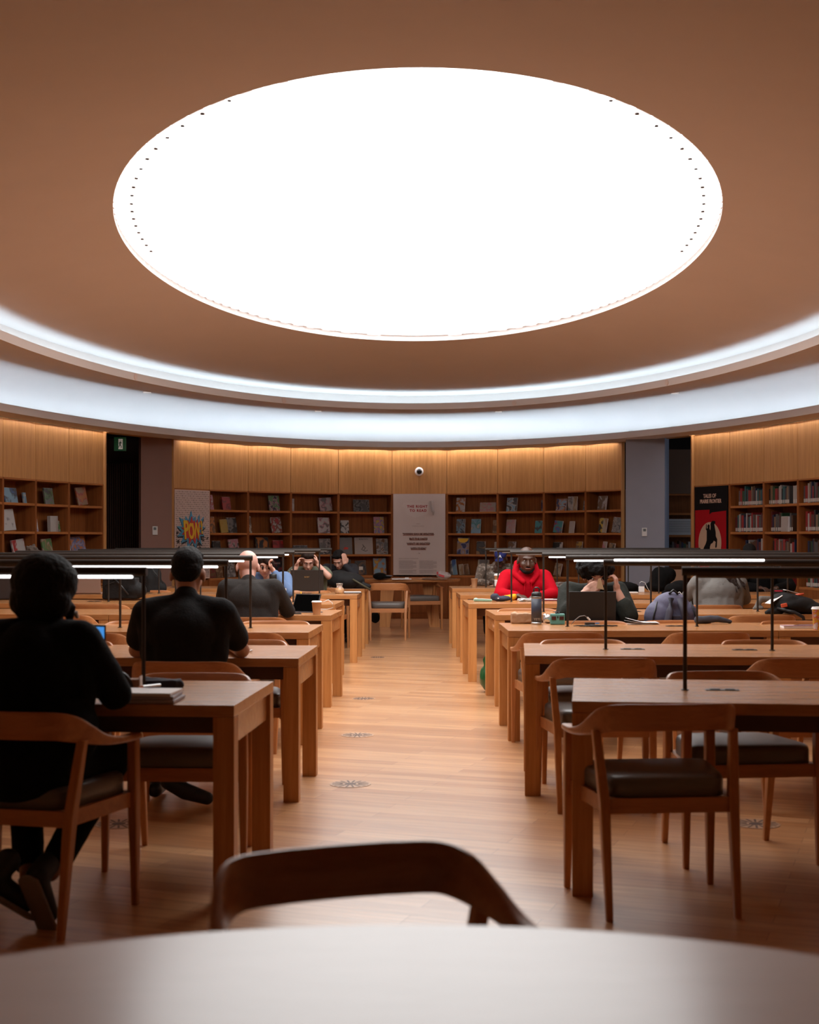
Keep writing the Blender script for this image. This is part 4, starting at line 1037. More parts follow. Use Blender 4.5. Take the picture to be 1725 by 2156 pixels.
def bald_fringe(mat):
    def f(t, h, R):
        blob('hair_fringe', [cap(h((-.062,-.045,-.045)), h((0,-.082,-.05)), .014, .018), cap(h((0,-.082,-.05)), h((.062,-.045,-.045)), .018, .014)], mat, t, voxel=.007, it=3)
    return f
def curly(mat, r=.03, n=46, c=(0,-.02,.045), rad=(.095,.105,.095), ymax=.07, zmin=-.05):
    def f(t, h, R):
        rnd = random.Random(3); pr = [ell(h(c), rad, R)]; k = 0
        while k < n:
            v = Vector((rnd.gauss(0,1), rnd.gauss(0,1), rnd.gauss(0,1))).normalized()
            p = Vector((c[0]+v.x*rad[0]*1.06, c[1]+v.y*rad[1]*1.06, c[2]+v.z*rad[2]*1.06))
            if p.y > ymax and p.z < .055: continue
            if p.z < zmin: continue
            pr.append(ell(h(p), (r*rnd.uniform(.7,1.15),)*3)); k += 1
        blob('hair', pr, mat, t, voxel=.008, it=1, wob=.006, wf=38)
    return f
# 1 black-clad person in the left foreground, seen from behind
def bunhair(t, h, R):
    blob('hair', [ell(h((0,-.03,.045)), (.124,.122,.110), R), ell(h((0,-.05,-.03)), (.116,.09,.085), R), cap(h((-.095,-.0,-.045)), h((-.085,.02,-.085)), .020, .014), cap(h((.095,-.0,-.045)), h((.088,.02,-.085)), .022, .014), ell(h((0,-.06,-.08)), (.075,.055,.045), R)], HAIRB, t, voxel=.009, it=2, wob=.006, wf=26)
    for s in (-1, 1):
        MB().cyl(h((s*.108,.02,-.055)), h((s*.112,.035,-.075)), .009, .007, 10).build('earbud', M_WHITEPL, t)
p1 = person('large person in black sweater with rounded dark hair, seen from behind at left', -1.375, 4.90, -.12, (.0,.10,.89), (0,.17,1.065), (0.0,.215,1.160), .25, 0,
    [(-.31,.28,.81),(.262,.22,.80)], [(-.12,.55,.81),(.10,.52,.88)], [((.3,1,.1),(0,0,-1)),((-.1,.3,.9),(-1,.2,0),1,1.1)], 'brown', M_BLKFAB, M_BLKFAB,
    knees=[(-.16,.40,.52),(.20,.40,.54)], ankles=[(.03,-.02,.18),(.12,-.05,.20)], sh_w=.185, build=1.14, hairf=bunhair, face=False, head_s=1.02, shirt_name='sweater',
    extra_shirt=[cap((-.11,.05,.68),(.11,.05,.68),.15,.15)], wob=.006, voxel=.009, shoes=pmat('black_sneaker', (.012,.012,.012), .6))
for ch in p1.children:
    if ch.name.startswith('shoe'): pass
# pale soles of the crossed sneakers
for i, (a, rot) in enumerate((((-.01,-.14,.115),(-.62,0,-.62)), ((.10,-.11,.10),(-1.0,0,-.15)))):
    o = blob('sneaker_sole', [('box', Vector((0,0,0)), (.040,.125,.008), None), ell((0,.115,0),(.042,.03,.011)), ell((0,-.115,0),(.036,.03,.011))], pmat('grey_rubber', (.20,.18,.17), .7), p1, voxel=.006, it=2)
    o.location = a; o.rotation_euler = rot
    o = blob('sneaker', [cap((0,-.09,.045),(0,.08,.035),.040,.034), cap((0,-.09,.05),(0,-.07,.12),.042,.046)], pmat('black_sneaker', (.012,.012,.012), .6), p1, voxel=.008, it=2)
    o.location = a; o.rotation_euler = rot
for ch in [c_ for c_ in p1.children if c_.name.split('.')[0] == 'shoe']: bpy.data.objects.remove(ch, do_unlink=True)
# 2 man in black short-sleeved shirt
p2 = person('man in black short sleeved shirt seen from behind, short dark hair', X(388,6.98), 6.93, -.02, (0,.06,.885), (0,.10,1.078), (0,.145,1.192), .20, 0,
    [(-.295,.28,.79),(.26,.28,.79)], [(-.17,.52,.785),(.18,.52,.785)], [((.3,1,.0),(0,0,-1)),((-.3,1,.0),(0,0,-1))], 'tan', M_BLK2, M_BLKFAB, sh_w=.195, build=1.10, top='short', hairf=short_hair(HAIRB, big=1.0), face=False,
    ankles=[(-.20,.34,.10),(-.09,.16,.15)], knees=[(-.17,.40,.53),(.16,.40,.54)], head_s=1.05, shirt_name='shirt')
for ch in [c_ for c_ in p2.children if c_.name.split('.')[0] == 'shoe'][1:]: bpy.data.objects.remove(ch, do_unlink=True)
blob('shoe', [cap((-.10,.14,.125),(-.01,.14,.075),.042,.044), cap((-.01,.14,.075),(.10,.14,.040),.044,.034), cap((-.10,.14,.125),(-.09,.15,.16),.042,.045)], pmat('black_sneaker', (.012,.012,.012), .6), p2, voxel=.008, it=2)
# 3 bald man in grey sweater
p3 = person('bald man in charcoal grey sweater seen from behind', X(527,10.95), 10.90, -.05, (0,.07,.87), (-.025,.13,1.035), (-.045,.185,1.150), .30, .22,
    [(-.27,.24,.80),(.27,.26,.79)], [(-.12,.5,.785),(.20,.5,.785)], [((.3,1,0),(0,0,-1)),((-.2,1,0),(0,0,-1))], 'pink', pmat('charcoal_knit', (.026,.022,.020), .9, spec=.2, bump=.3, bscale=150, var=.15), M_BLKFAB, sh_w=.195, build=1.08, hairf=None, face=False, head_s=1.08, shirt_name='sweater')
def facing(px, d): return X(px, d), d
# 4 man with glasses gripping his head
x_, y_ = facing(652, 16.75)
person('man with glasses and green tee shirt gripping his head above laptop', x_, y_, pi, (0,.10,.86), (0,.19,1.03), (.0,.27,1.105), .45, .15,
    [(-.25,.34,.93),(.20,.36,.93)], [(-.125,.31,1.06),(.135,.36,1.03)], [((.25,-.25,.9),(1,0,0),1,.8),((-.3,-.2,.9),(-1,0,0),-1,.9)], 'light', pmat('olive_tee', (.09,.10,.065), .85), M_BLKFAB, top='short', hairf=short_hair(HAIRBR), glasses=True, build=1.05)
# 5 person in dark jacket hiding face
x_, y_ = facing(716, 18.7)
person('person in dark jacket with hand over head, silver watch on wrist', x_, y_, pi, (0,.10,.86), (0,.19,1.02), (.0,.27,1.095), .65, -.3,
    [(-.22,.40,.90),(.2,.4,.80)], [(-.085,.36,1.02),(.1,.5,.79)], [((.05,.15,1),(.6,-.8,0),-1,.4),((-.5,.8,0),(0,0,-1))], 'light', pmat('navy_black_jacket', (.010,.010,.015), .8), M_BLKFAB, hairf=short_hair(HAIRB))
# 6 person in light blue with glasses
x_, y_ = facing(566, 14.55)
person('person in light blue top with dark rimmed glasses resting chin on hand', x_, y_, pi, (0,.10,.85), (0,.17,1.01), (.02,.24,1.10), .28, .15,
    [(-.24,.36,.82),(.2,.36,.80)], [(-.09,.33,1.03),(.08,.5,.79)], [((.4,.0,.6),(0,0,1),-1,1.1),((-.5,.8,0),(0,0,-1))], 'light', pmat('light_blue_cloth', (.09,.145,.27), .85), M_BLKFAB, hairf=curly(HAIRBR, n=20, rad=(.09,.1,.09)), glasses=True)
# 7 man in red hoodie
RED_H = pmat('red_fleece', (.42,.003,.012), .9, spec=.1, bump=.2, bscale=60, var=.06)
def hood(t, h, R):
    blob('hood', [cap(h((-.10,-.02,-.13)), h((-.075,-.085,-.04)), .036, .034), cap(h((.10,-.02,-.13)), h((.075,-.085,-.04)), .036, .034), cap(h((-.075,-.085,-.04)), h((.075,-.085,-.04)), .036, .036), cap(h((-.10,-.02,-.13)), h((-.035,.08,-.185)), .034, .026), cap(h((.10,-.02,-.13)), h((.035,.08,-.185)), .034, .026), ell(h((0,-.06,-.13)), (.10,.07,.07))], RED_H, t, voxel=.008, it=3, wob=.004, wf=18)
    for s in (-1, 1): MB().tube([h((s*.028,.105,-.19)), h((s*.034,.125,-.25)), h((s*.032,.12,-.32))], .003, 6).build('drawstring', RED_H, t)
    blob('hair', [ell(h((0,-.018,.047)), (.079,.092,.077), R)], HAIRB, t, voxel=.008, it=1)
def beard_f(t, h, R):
    blob('beard', [ell(h((0,.045,-.098)), (.045,.042,.026), R), cap(h((-.055,.02,-.075)), h((-.03,.06,-.098)), .017, .016), cap(h((.055,.02,-.075)), h((.03,.06,-.098)), .017, .016), cap(h((-.022,.095,-.052)), h((.022,.095,-.052)), .005, .005)], HAIRB, t, voxel=.006, it=1)
person('man in bright red hoodie with dark beard facing the camera', X(1106,14.45), 14.45, pi, (0,.06,.86), (0,.10,1.035), (-.005,.155,1.152), .12, .05,
    [(-.275,.20,.80),(.275,.20,.80)], [(-.10,.42,.79),(.12,.42,.79)], [((.5,.8,0),(0,0,-1)),((-.5,.8,0),(0,0,-1))], 'dark', RED_H, M_BLKFAB, sh_w=.20, build=1.2, hairf=hood, beard=beard_f, coll=False, shirt_name='hoodie', head_s=1.17)
# 8 person in blue cap and patterned jacket
CAMO = cover((.14,.10,.075), (.055,.04,.03), (.27,.21,.17), 26, 3)
def capf(t, h, R):
    m = pmat('blue_cap', (.012,.02,.14), .8)
    blob('cap', [ell(h((0,-.01,.062)), (.084,.100,.070), R), ell(h((0,.115,.035)), (.062,.055,.008), R)], m, t, voxel=.007, it=1)
    mm = Matrix.Translation(h((-.0,.098,.075))) @ (Matrix.Rotation(pi, 3, 'Z') @ Matrix.Rotation(pi/2-.35, 3, 'X')).to_4x4()
    text_mesh('cap_letters', 'L', .062, pmat('cap_white', (.75,.72,.7), .6), t, mm @ Matrix.Translation((-.008,0,0)), .003, bold=.001)
    text_mesh('cap_letters', 'A', .055, pmat('cap_white', (.75,.72,.7), .6), t, mm @ Matrix.Translation((.012,-.012,0)), .003, bold=.001)
x_, y_ = facing(1043, 18.65)
person('person in blue baseball cap and brown patterned jacket', x_, y_, pi, (0,.10,.86), (0,.17,1.02), (-.06,.24,1.11), .45, -.25,
    [(-.22,.36,.80),(.25,.34,.80)], [(-.08,.5,.79),(.1,.5,.79)], [((.5,.8,0),(0,0,-1)),((-.5,.8,0),(0,0,-1))], 'dark', CAMO, M_BLKFAB, hairf=capf, shirt_name='jacket')
# 9 curly-haired person with tissue and laptop
GRN = pmat('dark_green_jacket', (.016,.017,.013), .85, spec=.2, bump=.3, bscale=60, var=.2)
p9 = person('person with curly black hair wiping nose with brown tissue', X(1246,10.62), 10.62, pi, (0,.10,.86), (0,.16,1.0), (-.0,.21,1.09), .28, .05,
    [(-.24,.30,.80),(.235,.28,.80)], [(-.155,.27,.985),(.105,.35,.965)], [((.1,.0,1),(.9,-.3,0),-1,1.2),((-.75,.1,.5),(-.3,-.9,0),-1,.9)], 'light', GRN, M_BLKFAB, top='push', build=1.12, hairf=curly(HAIRB, r=.015, n=300, rad=(.125,.115,.082), c=(0,-.015,.060), ymax=.06), sh_w=.19, shirt_name='jacket', wob=.008, head_s=1.02)
o = MB().prism([(-.016,.03),(.0,.035),(.03,-.05),(-.028,-.045)], Matrix.Identity(4), .004).build('paper_napkin', pmat('brown_tissue', (.38,.22,.11), .8)); o.location = (X(1262,10.3), 10.24, 1.045); o.rotation_euler = (pi/2-.2, .1, .1)
o.parent = None; tag(o, 'brown paper napkin held to nose by curly haired person', 'napkin')
# 10 person in pale grey sweater, long dark hair
GRY = pmat('pale_grey_fleece', (.14,.13,.12), .9, bump=.25, bscale=60, var=.08)
def longhair(t, h, R):
    rnd = random.Random(5); pr = [ell(h((0,-.02,.04)), (.09,.1,.09), R)]
    for k in range(34):
        a = rnd.uniform(-.9, 1.5); p0 = h((a*.05, -.07, .02)); p1_ = Vector((.06+a*.085, .055+rnd.uniform(-.02,.03), 1.02+rnd.uniform(-.03,.02)))
        p2_ = Vector((.07+a*.11+rnd.uniform(-.02,.02), -.02+rnd.uniform(-.02,.03), .90+rnd.uniform(-.05,.05)))
        pr += [cap(p0, p1_, .020, .015), cap(p1_, p2_, .014, .004)]
    blob('hair', pr, HAIRBR, t, voxel=.007, it=1, wob=.005, wf=30)
person('person in pale grey sweater with long dark hair leaning over table', X(1517,12.95), 12.93, 0, (0,.11,.84), (0,.20,1.00), (.04,.27,1.08), .5, -.3,
    [(-.27,.28,.79),(.28,.24,.80)], [(-.1,.5,.79),(.12,.5,.79)], [((.4,1,0),(0,0,-1)),((-.3,1,0),(0,0,-1))], 'light', GRY, M_BLKFAB, sh_w=.20, build=1.15, hairf=longhair, face=False, shirt_name='sweater', wob=.008)
# 11 large person in black coat, right
person('large person in black coat on the right behind the grey sweater', X(1600,16.75), 16.75, pi, (0,.06,.88), (.10,.12,1.09), (.17,.18,1.19), .5, .2,
    [(-.30,.26,.80),(.30,.26,.80)], [(-.1,.42,.79),(.12,.42,.79)], [((.5,.8,0),(0,0,-1)),((-.5,.8,0),(0,0,-1))], 'dark', M_BLKFAB, M_BLKFAB, sh_w=.21, build=1.3, hairf=buzz(HAIRB), shirt_name='coat')
# 12 grey-haired person, far left
person('person with mottled grey hair at the far left, mostly hidden', X(92,17.6), 16.9, 0, (0,.06,.87), (0,.12,1.06), (0,.17,1.155), .3, 0,
    [(-.25,.28,.79),(.25,.28,.79)], [(-.1,.45,.79),(.12,.45,.79)], [((.4,1,0),(0,0,-1)),((-.3,1,0),(0,0,-1))], 'light', M_BLK2, M_BLKFAB, hairf=curly(pmat('mottled_grey_hair', (.10,.075,.06), .7, var=.5, vscale=60), r=.02, n=30, rad=(.085,.095,.085)), face=False)
chair(92, 1241, 1, 'oak armchair holding the grey haired person at far left', 0)
# ================================================================= THINGS ON THE TABLES
def on(px, py, z=TH):
    """spot on a table top under the photo point, kept inside the nearest table row"""
    p = P(px, py, z)
    if z != TH: return p
    best = None; sd = 'right' if px > CX else 'left'
    for (s_, i), (c, u, w_, side, th) in ROWS.items():
        if s_ != sd: continue
        v = p-c; t_ = v.dot(w_); tc_ = max(.07, min(TW-.07, t_))
        if best is None or abs(tc_-t_) < best[0]: best = (abs(tc_-t_), tc_-t_, w_)
    if best[0] < 1.2 and p.y < 19: 
        k = (p.y+best[1]*best[2].y)/p.y; p = Vector((p.x*k, p.y*k, z))
    return p
def obj(name, label, cat, loc, rz=0, group=None): return thing(name, label, cat, loc, rz, group)
def laptop(px, py, w_, h_, rz, label, mat, screen=None, tilt=.28, keys=True, z=TH, d_=.235):
    """hinge at the photo point; rz=pi: lid back towards viewer"""
    t = obj('laptop', label, 'laptop', on(px, py, z), rz)
    MB().box((0,-d_/2,.010),(w_,d_,.016), bev=.004).build('base', mat, t)
    R = Euler((-tilt,0,0)).to_matrix()
    MB().box(R @ Vector((0,.0,h_/2))+Vector((0,.008,.012)),(w_,.008,h_), rot=R, bev=.003).build('lid', mat, t)
    MB().box(R @ Vector((0,-.005,h_/2))+Vector((0,.008,.012)),(w_-.02,.002,h_-.02), rot=R).build('screen', screen or M_BLACK, t)
    MB().box((0,-d_/2+.02,.0185),(w_-.04,d_*.5,.002)).build('keyboard', M_BLACK, t)
    return t, R
DK = pmat('dark_laptop_shell', (.022,.019,.018), .45)
lt, R = laptop(647, 1247, .385, .255, pi, 'large dark laptop with small gold lettering before glasses man', DK, tilt=.22)
m = Matrix.Translation((0,.008,.012)) @ R.to_4x4() @ Matrix.Translation((0,.0055,.165)) @ Matrix.Rotation(pi, 4, 'Z') @ Matrix.Rotation(pi/2, 4, 'X')
text_mesh('lid_lettering', 'acer', .035, pmat('dull_gold', (.45,.33,.14), .4, metal=.5), lt, m, .0005)
laptop(1247, 1312, .345, .225, pi, 'black laptop with a scrap of tape before the curly haired person', pmat('black_laptop_shell', (.008,.008,.009), .5), tilt=.12)
lt2 = [o for o in bpy.data.objects if o.name.startswith('laptop') and o.parent is None][-1]
MB().box((.10,.012,.19),(.045,.002,.014), rot=(0,.35,0)).build('tape_scrap', pmat('tape', (.4,.32,.24), .6), lt2)
laptop(718, 1236, .30, .19, pi, 'dark grey laptop before the person hiding face', pmat('grey_laptop_shell', (.05,.048,.048), .45))
laptop(1418, 1234, .30, .21, pi, 'tan coloured laptop at the right beyond the purple backpack', pmat('tan_laptop_shell', (.28,.17,.11), .45), tilt=.15)
laptop(182, 1251, .33, .21, pi, 'silver brown laptop back seen between the two dark figures', pmat('silver_brown_shell', (.32,.20,.15), .45), tilt=.1)
laptop(30, 1262, .40, .27, pi, 'dark grey laptop at the left picture edge', pmat('slate_shell', (.05,.045,.048), .5), tilt=.12)
# tablet propped on fourth left table
t = obj('tablet', 'black tablet in folding case propped on fourth left table', 'tablet', on(640, 1290), -.45)
R = Euler((-.50,0,0)).to_matrix()
MB().box(R @ Vector((0,0,.085))+Vector((0,0,.004)),(.245,.009,.172), rot=R, bev=.004).build('case', M_BLACK, t)
MB().box(R @ Vector((0,-.0055,.085))+Vector((0,0,.004)),(.225,.002,.152), rot=R).build('screen', pmat('tablet_glass', (.002,.002,.002), .6, spec=0), t)
MB().box((0,.05,.004),(.245,.12,.006), bev=.002).build('stand_flap', pmat('case_grey', (.12,.11,.12), .6), t)
# bald man's bright tablet
t = obj('tablet', 'small tablet with bright blue screen beside bald man', 'tablet', on(592, 1289), -.2)
MB().box((0,0,.11),(.085,.01,.185), rot=(-.12,0,0), bev=.004).build('case', M_WHITEPL, t)
MB().box((0,-.0065,.11),(.070,.002,.165), rot=(-.12,0,0)).build('screen', emat('blue_screen', (.05,.30,.75), 1.0), t)
MB().box((0,.015,.012),(.09,.05,.022), bev=.003).build('stand', M_WHITEPL, t)
def paper_cup(px, py, label, col, r=.042, h=.13, lid=True, band=None, z=TH, group=None):
    t = obj('paper_cup', label, 'cup', on(px, py, z), 0, group)
    MB().lathe([(r*.74,.001),(r*.76,.003),(r*.98,h*.96),(r*1.02,h*.965),(r*1.02,h)], n=28).build('cup', col, t, sm=True)
    if lid: MB().lathe([(r*1.08,h*.97),(r*1.10,h*.985),(r*1.04,h*1.01),(r*.98,h*1.07),(r*.92,h*1.08),(r*.88,h*1.06)], n=28).build('lid', M_WHITEPL, t)
    if band: MB().lathe([(r*.85,h*.35),(r*.94,h*.37),(r*1.0,h*.72),(r*.95,h*.73)], n=28).build('sleeve', band, t)
    return t
KRAFT = pmat('kraft_cup', (.56,.32,.17), .7)
paper_cup(667, 1294, 'tan paper coffee cup with white lid on fourth left table', KRAFT, .040, .105)
o = MB().tube([on(672,1283)+Vector((.03,.0,.07)), on(676,1283)+Vector((.065,.02,.09)), on(679,1283)+Vector((.085,.03,.06)), on(681,1283)+Vector((.085,.03,.02)), on(676,1283)+Vector((.05,.05,.004)), on(660,1283)+Vector((.0,.09,.004))], .0035, 8).build('charging_cable', M_WHITEPL, sm=True); tag(o, 'white charging cable looping behind tan coffee cup', 'cable')
o = MB().tube([on(592,1287)+Vector((.03,-.02,.02)), on(600,1290)+Vector((.0,0,.05)), on(608,1293)+Vector((0,0,.004))], .003, 8).build('charging_cable', M_WHITEPL, sm=True); tag(o, 'white cable running from bald man tablet to table', 'cable')
t = obj('phone', 'small dark phone lying in front of the black tablet', 'phone', on(622, 1293), .1); MB().box((0,0,.005),(.10,.05,.009), bev=.003).build('shell', DK, t); MB().box((0,0,.0098),(.09,.042,.001)).build('screen', pmat('tablet_glass', (.002,.002,.002), .6, spec=0), t)
paper_cup(999, 1237, 'tan paper cup without lid at the aisle end of farthest right table', KRAFT, .043, .115, lid=False)
paper_cup(1051, 1243, 'tan coffee cup with white lid and band beside red hoodie', KRAFT, .055, .20, band=M_WHITEPL)
t = paper_cup(1724, 1326, 'red and yellow patterned paper cup with white lid, right edge', cover((.65,.42,.02),(.6,.03,.02),(.55,.5,.5),30,4), .045, .145)
t = paper_cup(1484, 1236, 'red and yellow fast food cup beyond the grey sweater', cover((.6,.05,.03),(.65,.45,.05),None,30,5), .048, .15)
# mug and thermos on fifth left table
t = obj('mug', 'white mug holding a green straw beside person in blue', 'mug', on(590, 1265)); mg = MB().lathe([(.034,.001),(.040,.006),(.041,.095),(.037,.095),(.036,.012),(.001,.010)], n=28).build('cup', M_WHITEPL, t, sm=True)
MB().tube([(-.040,0,.08),(-.062,0,.07),(-.064,0,.04),(-.040,0,.025)], .006, 8).build('handle', pmat('blue_handle', (.2,.35,.6), .4), t, sm=True)
MB().tube([(.0,0,.02),(.006,0,.115)], .006, 8).build('straw', pmat('green_plastic', (.25,.5,.08), .4), t); t.scale = (1.15,)*3
t = obj('thermos', 'dark thermos bottle between bald man and person in blue', 'bottle', on(575, 1262)); MB().lathe([(.036,.001),(.038,.006),(.038,.20),(.030,.215)], n=28).build('body', DK, t, sm=True); MB().lathe([(.036,.214),(.038,.218),(.038,.262),(.034,.268)], n=28).build('lid', M_BLACK, t, sm=True)
# snack jar and notebook on sixth left table
t = obj('snack_jar', 'clear plastic jar of orange snacks on sixth left table', 'jar', on(715, 1250))
blob('orange_snacks', [ell((random.uniform(-.03,.03), random.uniform(-.03,.03), .012+random.uniform(0,.035)), (.014,.014,.012)) for _ in range(22)], pmat('orange_snack', (.85,.38,.04), .5), t, voxel=.006, it=1)
gl = pmat('clear_plastic', (.9,.85,.82), .12, trans=.85)
MB().lathe([(.048,.001),(.055,.012),(.052,.055),(.034,.078),(.033,.10),(.038,.102),(.037,.118),(.001,.120)], n=28).build('jar', gl, t, sm=True)
t = obj('notebook', 'white notebook with dark cover right of orange snack jar', 'notebook', on(741, 1249), .1); MB().box((0,0,.006),(.21,.14,.010)).build('cover', DK, t); MB().box((0,0,.014),(.205,.136,.008)).build('pages', M_PAPER, t)
t = MB().box((0,0,.012),(.016,.014,.024), bev=.003).build('yellow_token', pmat('yellow_plastic', (.75,.45,.05), .5), loc=on(634, 1250)); tag(t, 'tiny yellow plastic piece before the large dark laptop', 'token')
# notebooks, pen, pouch on nearest left table
t = obj('notepad', 'open white notepad stack on nearest left table', 'notepad', on(313, 1476), -.05)
for k, (w_, d_, a) in enumerate(((.24,.20,.0),(.235,.19,.03),(.235,.185,-.03))): MB().box((-.005*k,.003*k,.008+.013*k),(w_,d_,.012), rot=(0,0,a), bev=.002).build('paper_pad', M_PAPER if k == 2 else pmat('grey_pad_edge', (.38,.33,.34), .7), t)
t = obj('pen', 'orange tipped pen lying on the white notepad', 'pen', on(316, 1470)+Vector((0,0,.048)), .9); MB().cyl((-.05,0,0),(.035,0,0),.005,n=10).build('barrel', M_STEEL, t); MB().cyl((.035,0,0),(.055,0,0),.005,.002,10).build('tip', pmat('orange_plastic', (.75,.20,.04), .4), t); t.rotation_euler = (0,0,-2.3)
o = blob('pencil_pouch', [('box', Vector((0,0,.024)), (.085,.038,.018), (0,0,0)), cap((-.075,0,.026),(.085,.0,.022),.028,.022)], pmat('dark_denim', (.020,.018,.03), .85), voxel=.007, it=4, wob=.005, wf=20); o.location = on(335, 1452); o.rotation_euler = (0,0,-.15); tag(o, 'dark zipped pencil pouch behind the white notepad', 'pouch')
t = obj('paper_bag', 'small brown paper box on nearest left table by black sleeve', 'box', on(276, 1458)); MB().box((0,0,.028),(.075,.06,.055), bev=.003).build('box', pmat('brown_card', (.26,.14,.09), .8), t); MB().box((.040,0,.034),(.004,.05,.066)).build('flap', M_PAPER, t)
o = MB().tube([Vector((-.05,0,.0))+Vector((.06*cos(a),0,.0+.075*sin(a))) for a in [pi*k/14 for k in range(15)]], .009, 10).build('headphones', M_BLACK, sm=True); o.location = on(268, 1462)+Vector((0,.04,.008)); tag(o, 'black headphone band standing behind the black sleeve', 'headphones')
t = obj('phone', 'phone with bright blue screen held by the person in black', 'phone', Vector((X(207,5.46), 5.46, .960)), -.4); MB().box((0,0,0),(.07,.008,.14), bev=.003).build('case', M_BLACK, t); MB().box((0,-.0045,0),(.062,.002,.125)).build('screen', emat('phone_blue_screen', (.08,.35,.9), .8), t)
o = blob('candy_wrapper', [ell((0,0,.008),(.03,.018,.008)), ell((.02,.01,.008),(.02,.02,.008))], gl, voxel=.005, it=1, wob=.008, wf=40); o.location = on(518, 1374); tag(o, 'crumpled clear wrapper on second left table', 'wrapper')
# soft bags and coats
def softbag(name, label, cat, loc, rz, prims, mat, parts=(), voxel=.011, wob=.008):
    t = obj(name, label, cat, loc, rz); blob('body', prims, mat, t, voxel=voxel, it=4, wob=wob, wf=9)
    for nm, pts, r, mt in parts: MB().tube(pts, r, 8).build(nm, mt, t, sm=True)
    return t
BK2 = pmat('charcoal_nylon', (.011,.010,.010), .75, spec=.25, bump=.2, bscale=50, var=.2)
softbag('backpack', 'bulky black backpack on the fifth left table', 'backpack', on(255, 1262), 0, [('box', Vector((0,0,.12)), (.17,.10,.105), (0,0,0)), ell((.14,-.02,.10),(.13,.10,.09)), ell((-.05,0,.20),(.12,.1,.05))], BK2, (('strap', [(-.05,-.11,.22),(.02,-.14,.16),(.10,-.13,.06)], .010, M_BLACK), ('zip', [(-.12,-.11,.04),(-.14,-.11,.15),(-.02,-.115,.20)], .004, M_METAL)))
softbag('coat', 'dark grey coat draped over a chair behind the black backpack', 'coat', Vector((X(312,16.2),16.2,0)), 0, [ell((0,0,.93),(.16,.12,.18)), cap((-.12,0,.9),(.14,0,.80),.10,.08), cap((0,0,.6),(0,0,.9),.15,.16)], BK2, (('seam', [(.02,-.12,1.10),(.10,-.13,.98),(.2,-.12,.85)], .005, M_BLACK),))
chair(312, 1243, 1, 'oak armchair under the dark grey coat', 0)
softbag('backpack', 'black backpack on farthest left table by the aisle', 'backpack', on(727, 1242), 0, [ell((0,0,.10),(.25,.15,.11)), ell((-.08,0,.14),(.16,.13,.09)), cap((.15,-.02,.05),(.30,-.05,.03),.06,.03)], BK2, (('strap', [(.1,-.13,.12),(.2,-.14,.06),(.32,-.12,-.01)], .012, pmat('olive_strap', (.07,.06,.03), .8)),))
PUR = pmat('purple_grey_nylon', (.095,.088,.145), .7, bump=.2, bscale=60, var=.1); PURD = pmat('dark_purple_panel', (.045,.04,.06), .7)
bp = obj('backpack', 'purple grey backpack standing on a chair at third right table', 'backpack', Vector((X(1413,10.45), 10.45, .50)), .12)
blob('body', [cap((-.10,0,.12),(.10,0,.12),.14,.14,(1,.9,1)), cap((-.08,0,.28),(.09,0,.28),.13,.125,(1,.85,1)), ell((0,0,.37),(.14,.10,.10))], PUR, bp, voxel=.009, it=4, wob=.005, wf=9)
for s in (-1, 1):
    MB().tube([(s*.035,-.115,.425),(s*.055,-.145,.33),(s*.085,-.150,.20),(s*.12,-.13,.05)], [.024,.028,.028,.022], 8).build('shoulder_strap', PURD, bp, sm=True)
    MB().tube([(s*.13,-.08,.40),(s*.165,-.09,.28),(s*.17,-.09,.10)], .006, 6).build('piping', M_BLACK, bp, sm=True)
MB().tube([(-.03,-.05,.455),(0,-.06,.485),(.04,-.05,.455)], .009, 8).build('top_handle', M_BLACK, bp, sm=True)
MB().box((0,-.137,.20),(.06,.012,.19), bev=.004).build('back_padding', PURD, bp)
o = blob('folded_sleeve', [cap((0,0,.0),(.14,0,.008),.030,.026), cap((.14,0,.008),(.24,0,-.012),.026,.014)], pmat('slate_cloth', (.05,.05,.065), .85), voxel=.008, it=3, wob=.005, wf=20); o.location = Vector((X(1470,10.1), 10.10, .777)); tag(o, 'slate grey jacket sleeve beside the purple grey backpack', 'jacket')
softbag('jacket', 'black jacket lying on sixth right table behind the charger', 'jacket', on(1316, 1243), 0, [ell((0,0,.06),(.16,.12,.06)), ell((-.08,0,.07),(.12,.10,.06)), cap((.06,0,.05),(.17,0,.02),.05,.03)], M_BLKFAB, wob=.014)
softbag('jacket', 'mottled brown and black jacket right of the red hoodie', 'jacket', on(1180, 1246), 0, [ell((0,0,.06),(.16,.1,.06)), cap((-.02,0,.04),(.24,-.03,.03),.05,.03)], cover((.16,.11,.09),(.03,.025,.02),None,24,8), wob=.014)
softbag('jacket', 'dark coat heaped behind the tan laptop on the right', 'coat', Vector((X(1390,16.9),16.9,.74)), 0, [ell((0,0,.13),(.13,.12,.16)), ell((.08,0,.19),(.12,.1,.10)), ell((-.04,0,.05),(.15,.12,.07))], M_BLKFAB, wob=.012)
softbag('bag', 'black soft bag in front of the tan laptop', 'bag', on(1428, 1255), 0, [ell((0,0,.07),(.15,.12,.07)), ell((.03,0,.10),(.11,.1,.06)), cap((-.1,0,.03),(-.17,0,.02),.04,.02)], M_BLKFAB, wob=.01)
bk = softbag('backpack', 'open black backpack with orange tab on fourth right table', 'backpack', on(1672, 1292), .1, [ell((0,0,.075),(.19,.13,.075)), ell((-.06,.02,.12),(.13,.12,.055)), cap((-.15,-.02,.03),(-.25,-.04,.012),.05,.02), ell((.10,0,.05),(.15,.13,.055))], BK2, (('strap', [(-.17,-.07,.05),(-.05,-.14,.02),(.02,-.15,-.02),(.04,-.15,-.09)], .014, M_BLACK), ('zip_tab', [(.0,-.03,.155),(.07,-.04,.165)], .009, pmat('orange_red_tab', (.7,.10,.04), .5))))
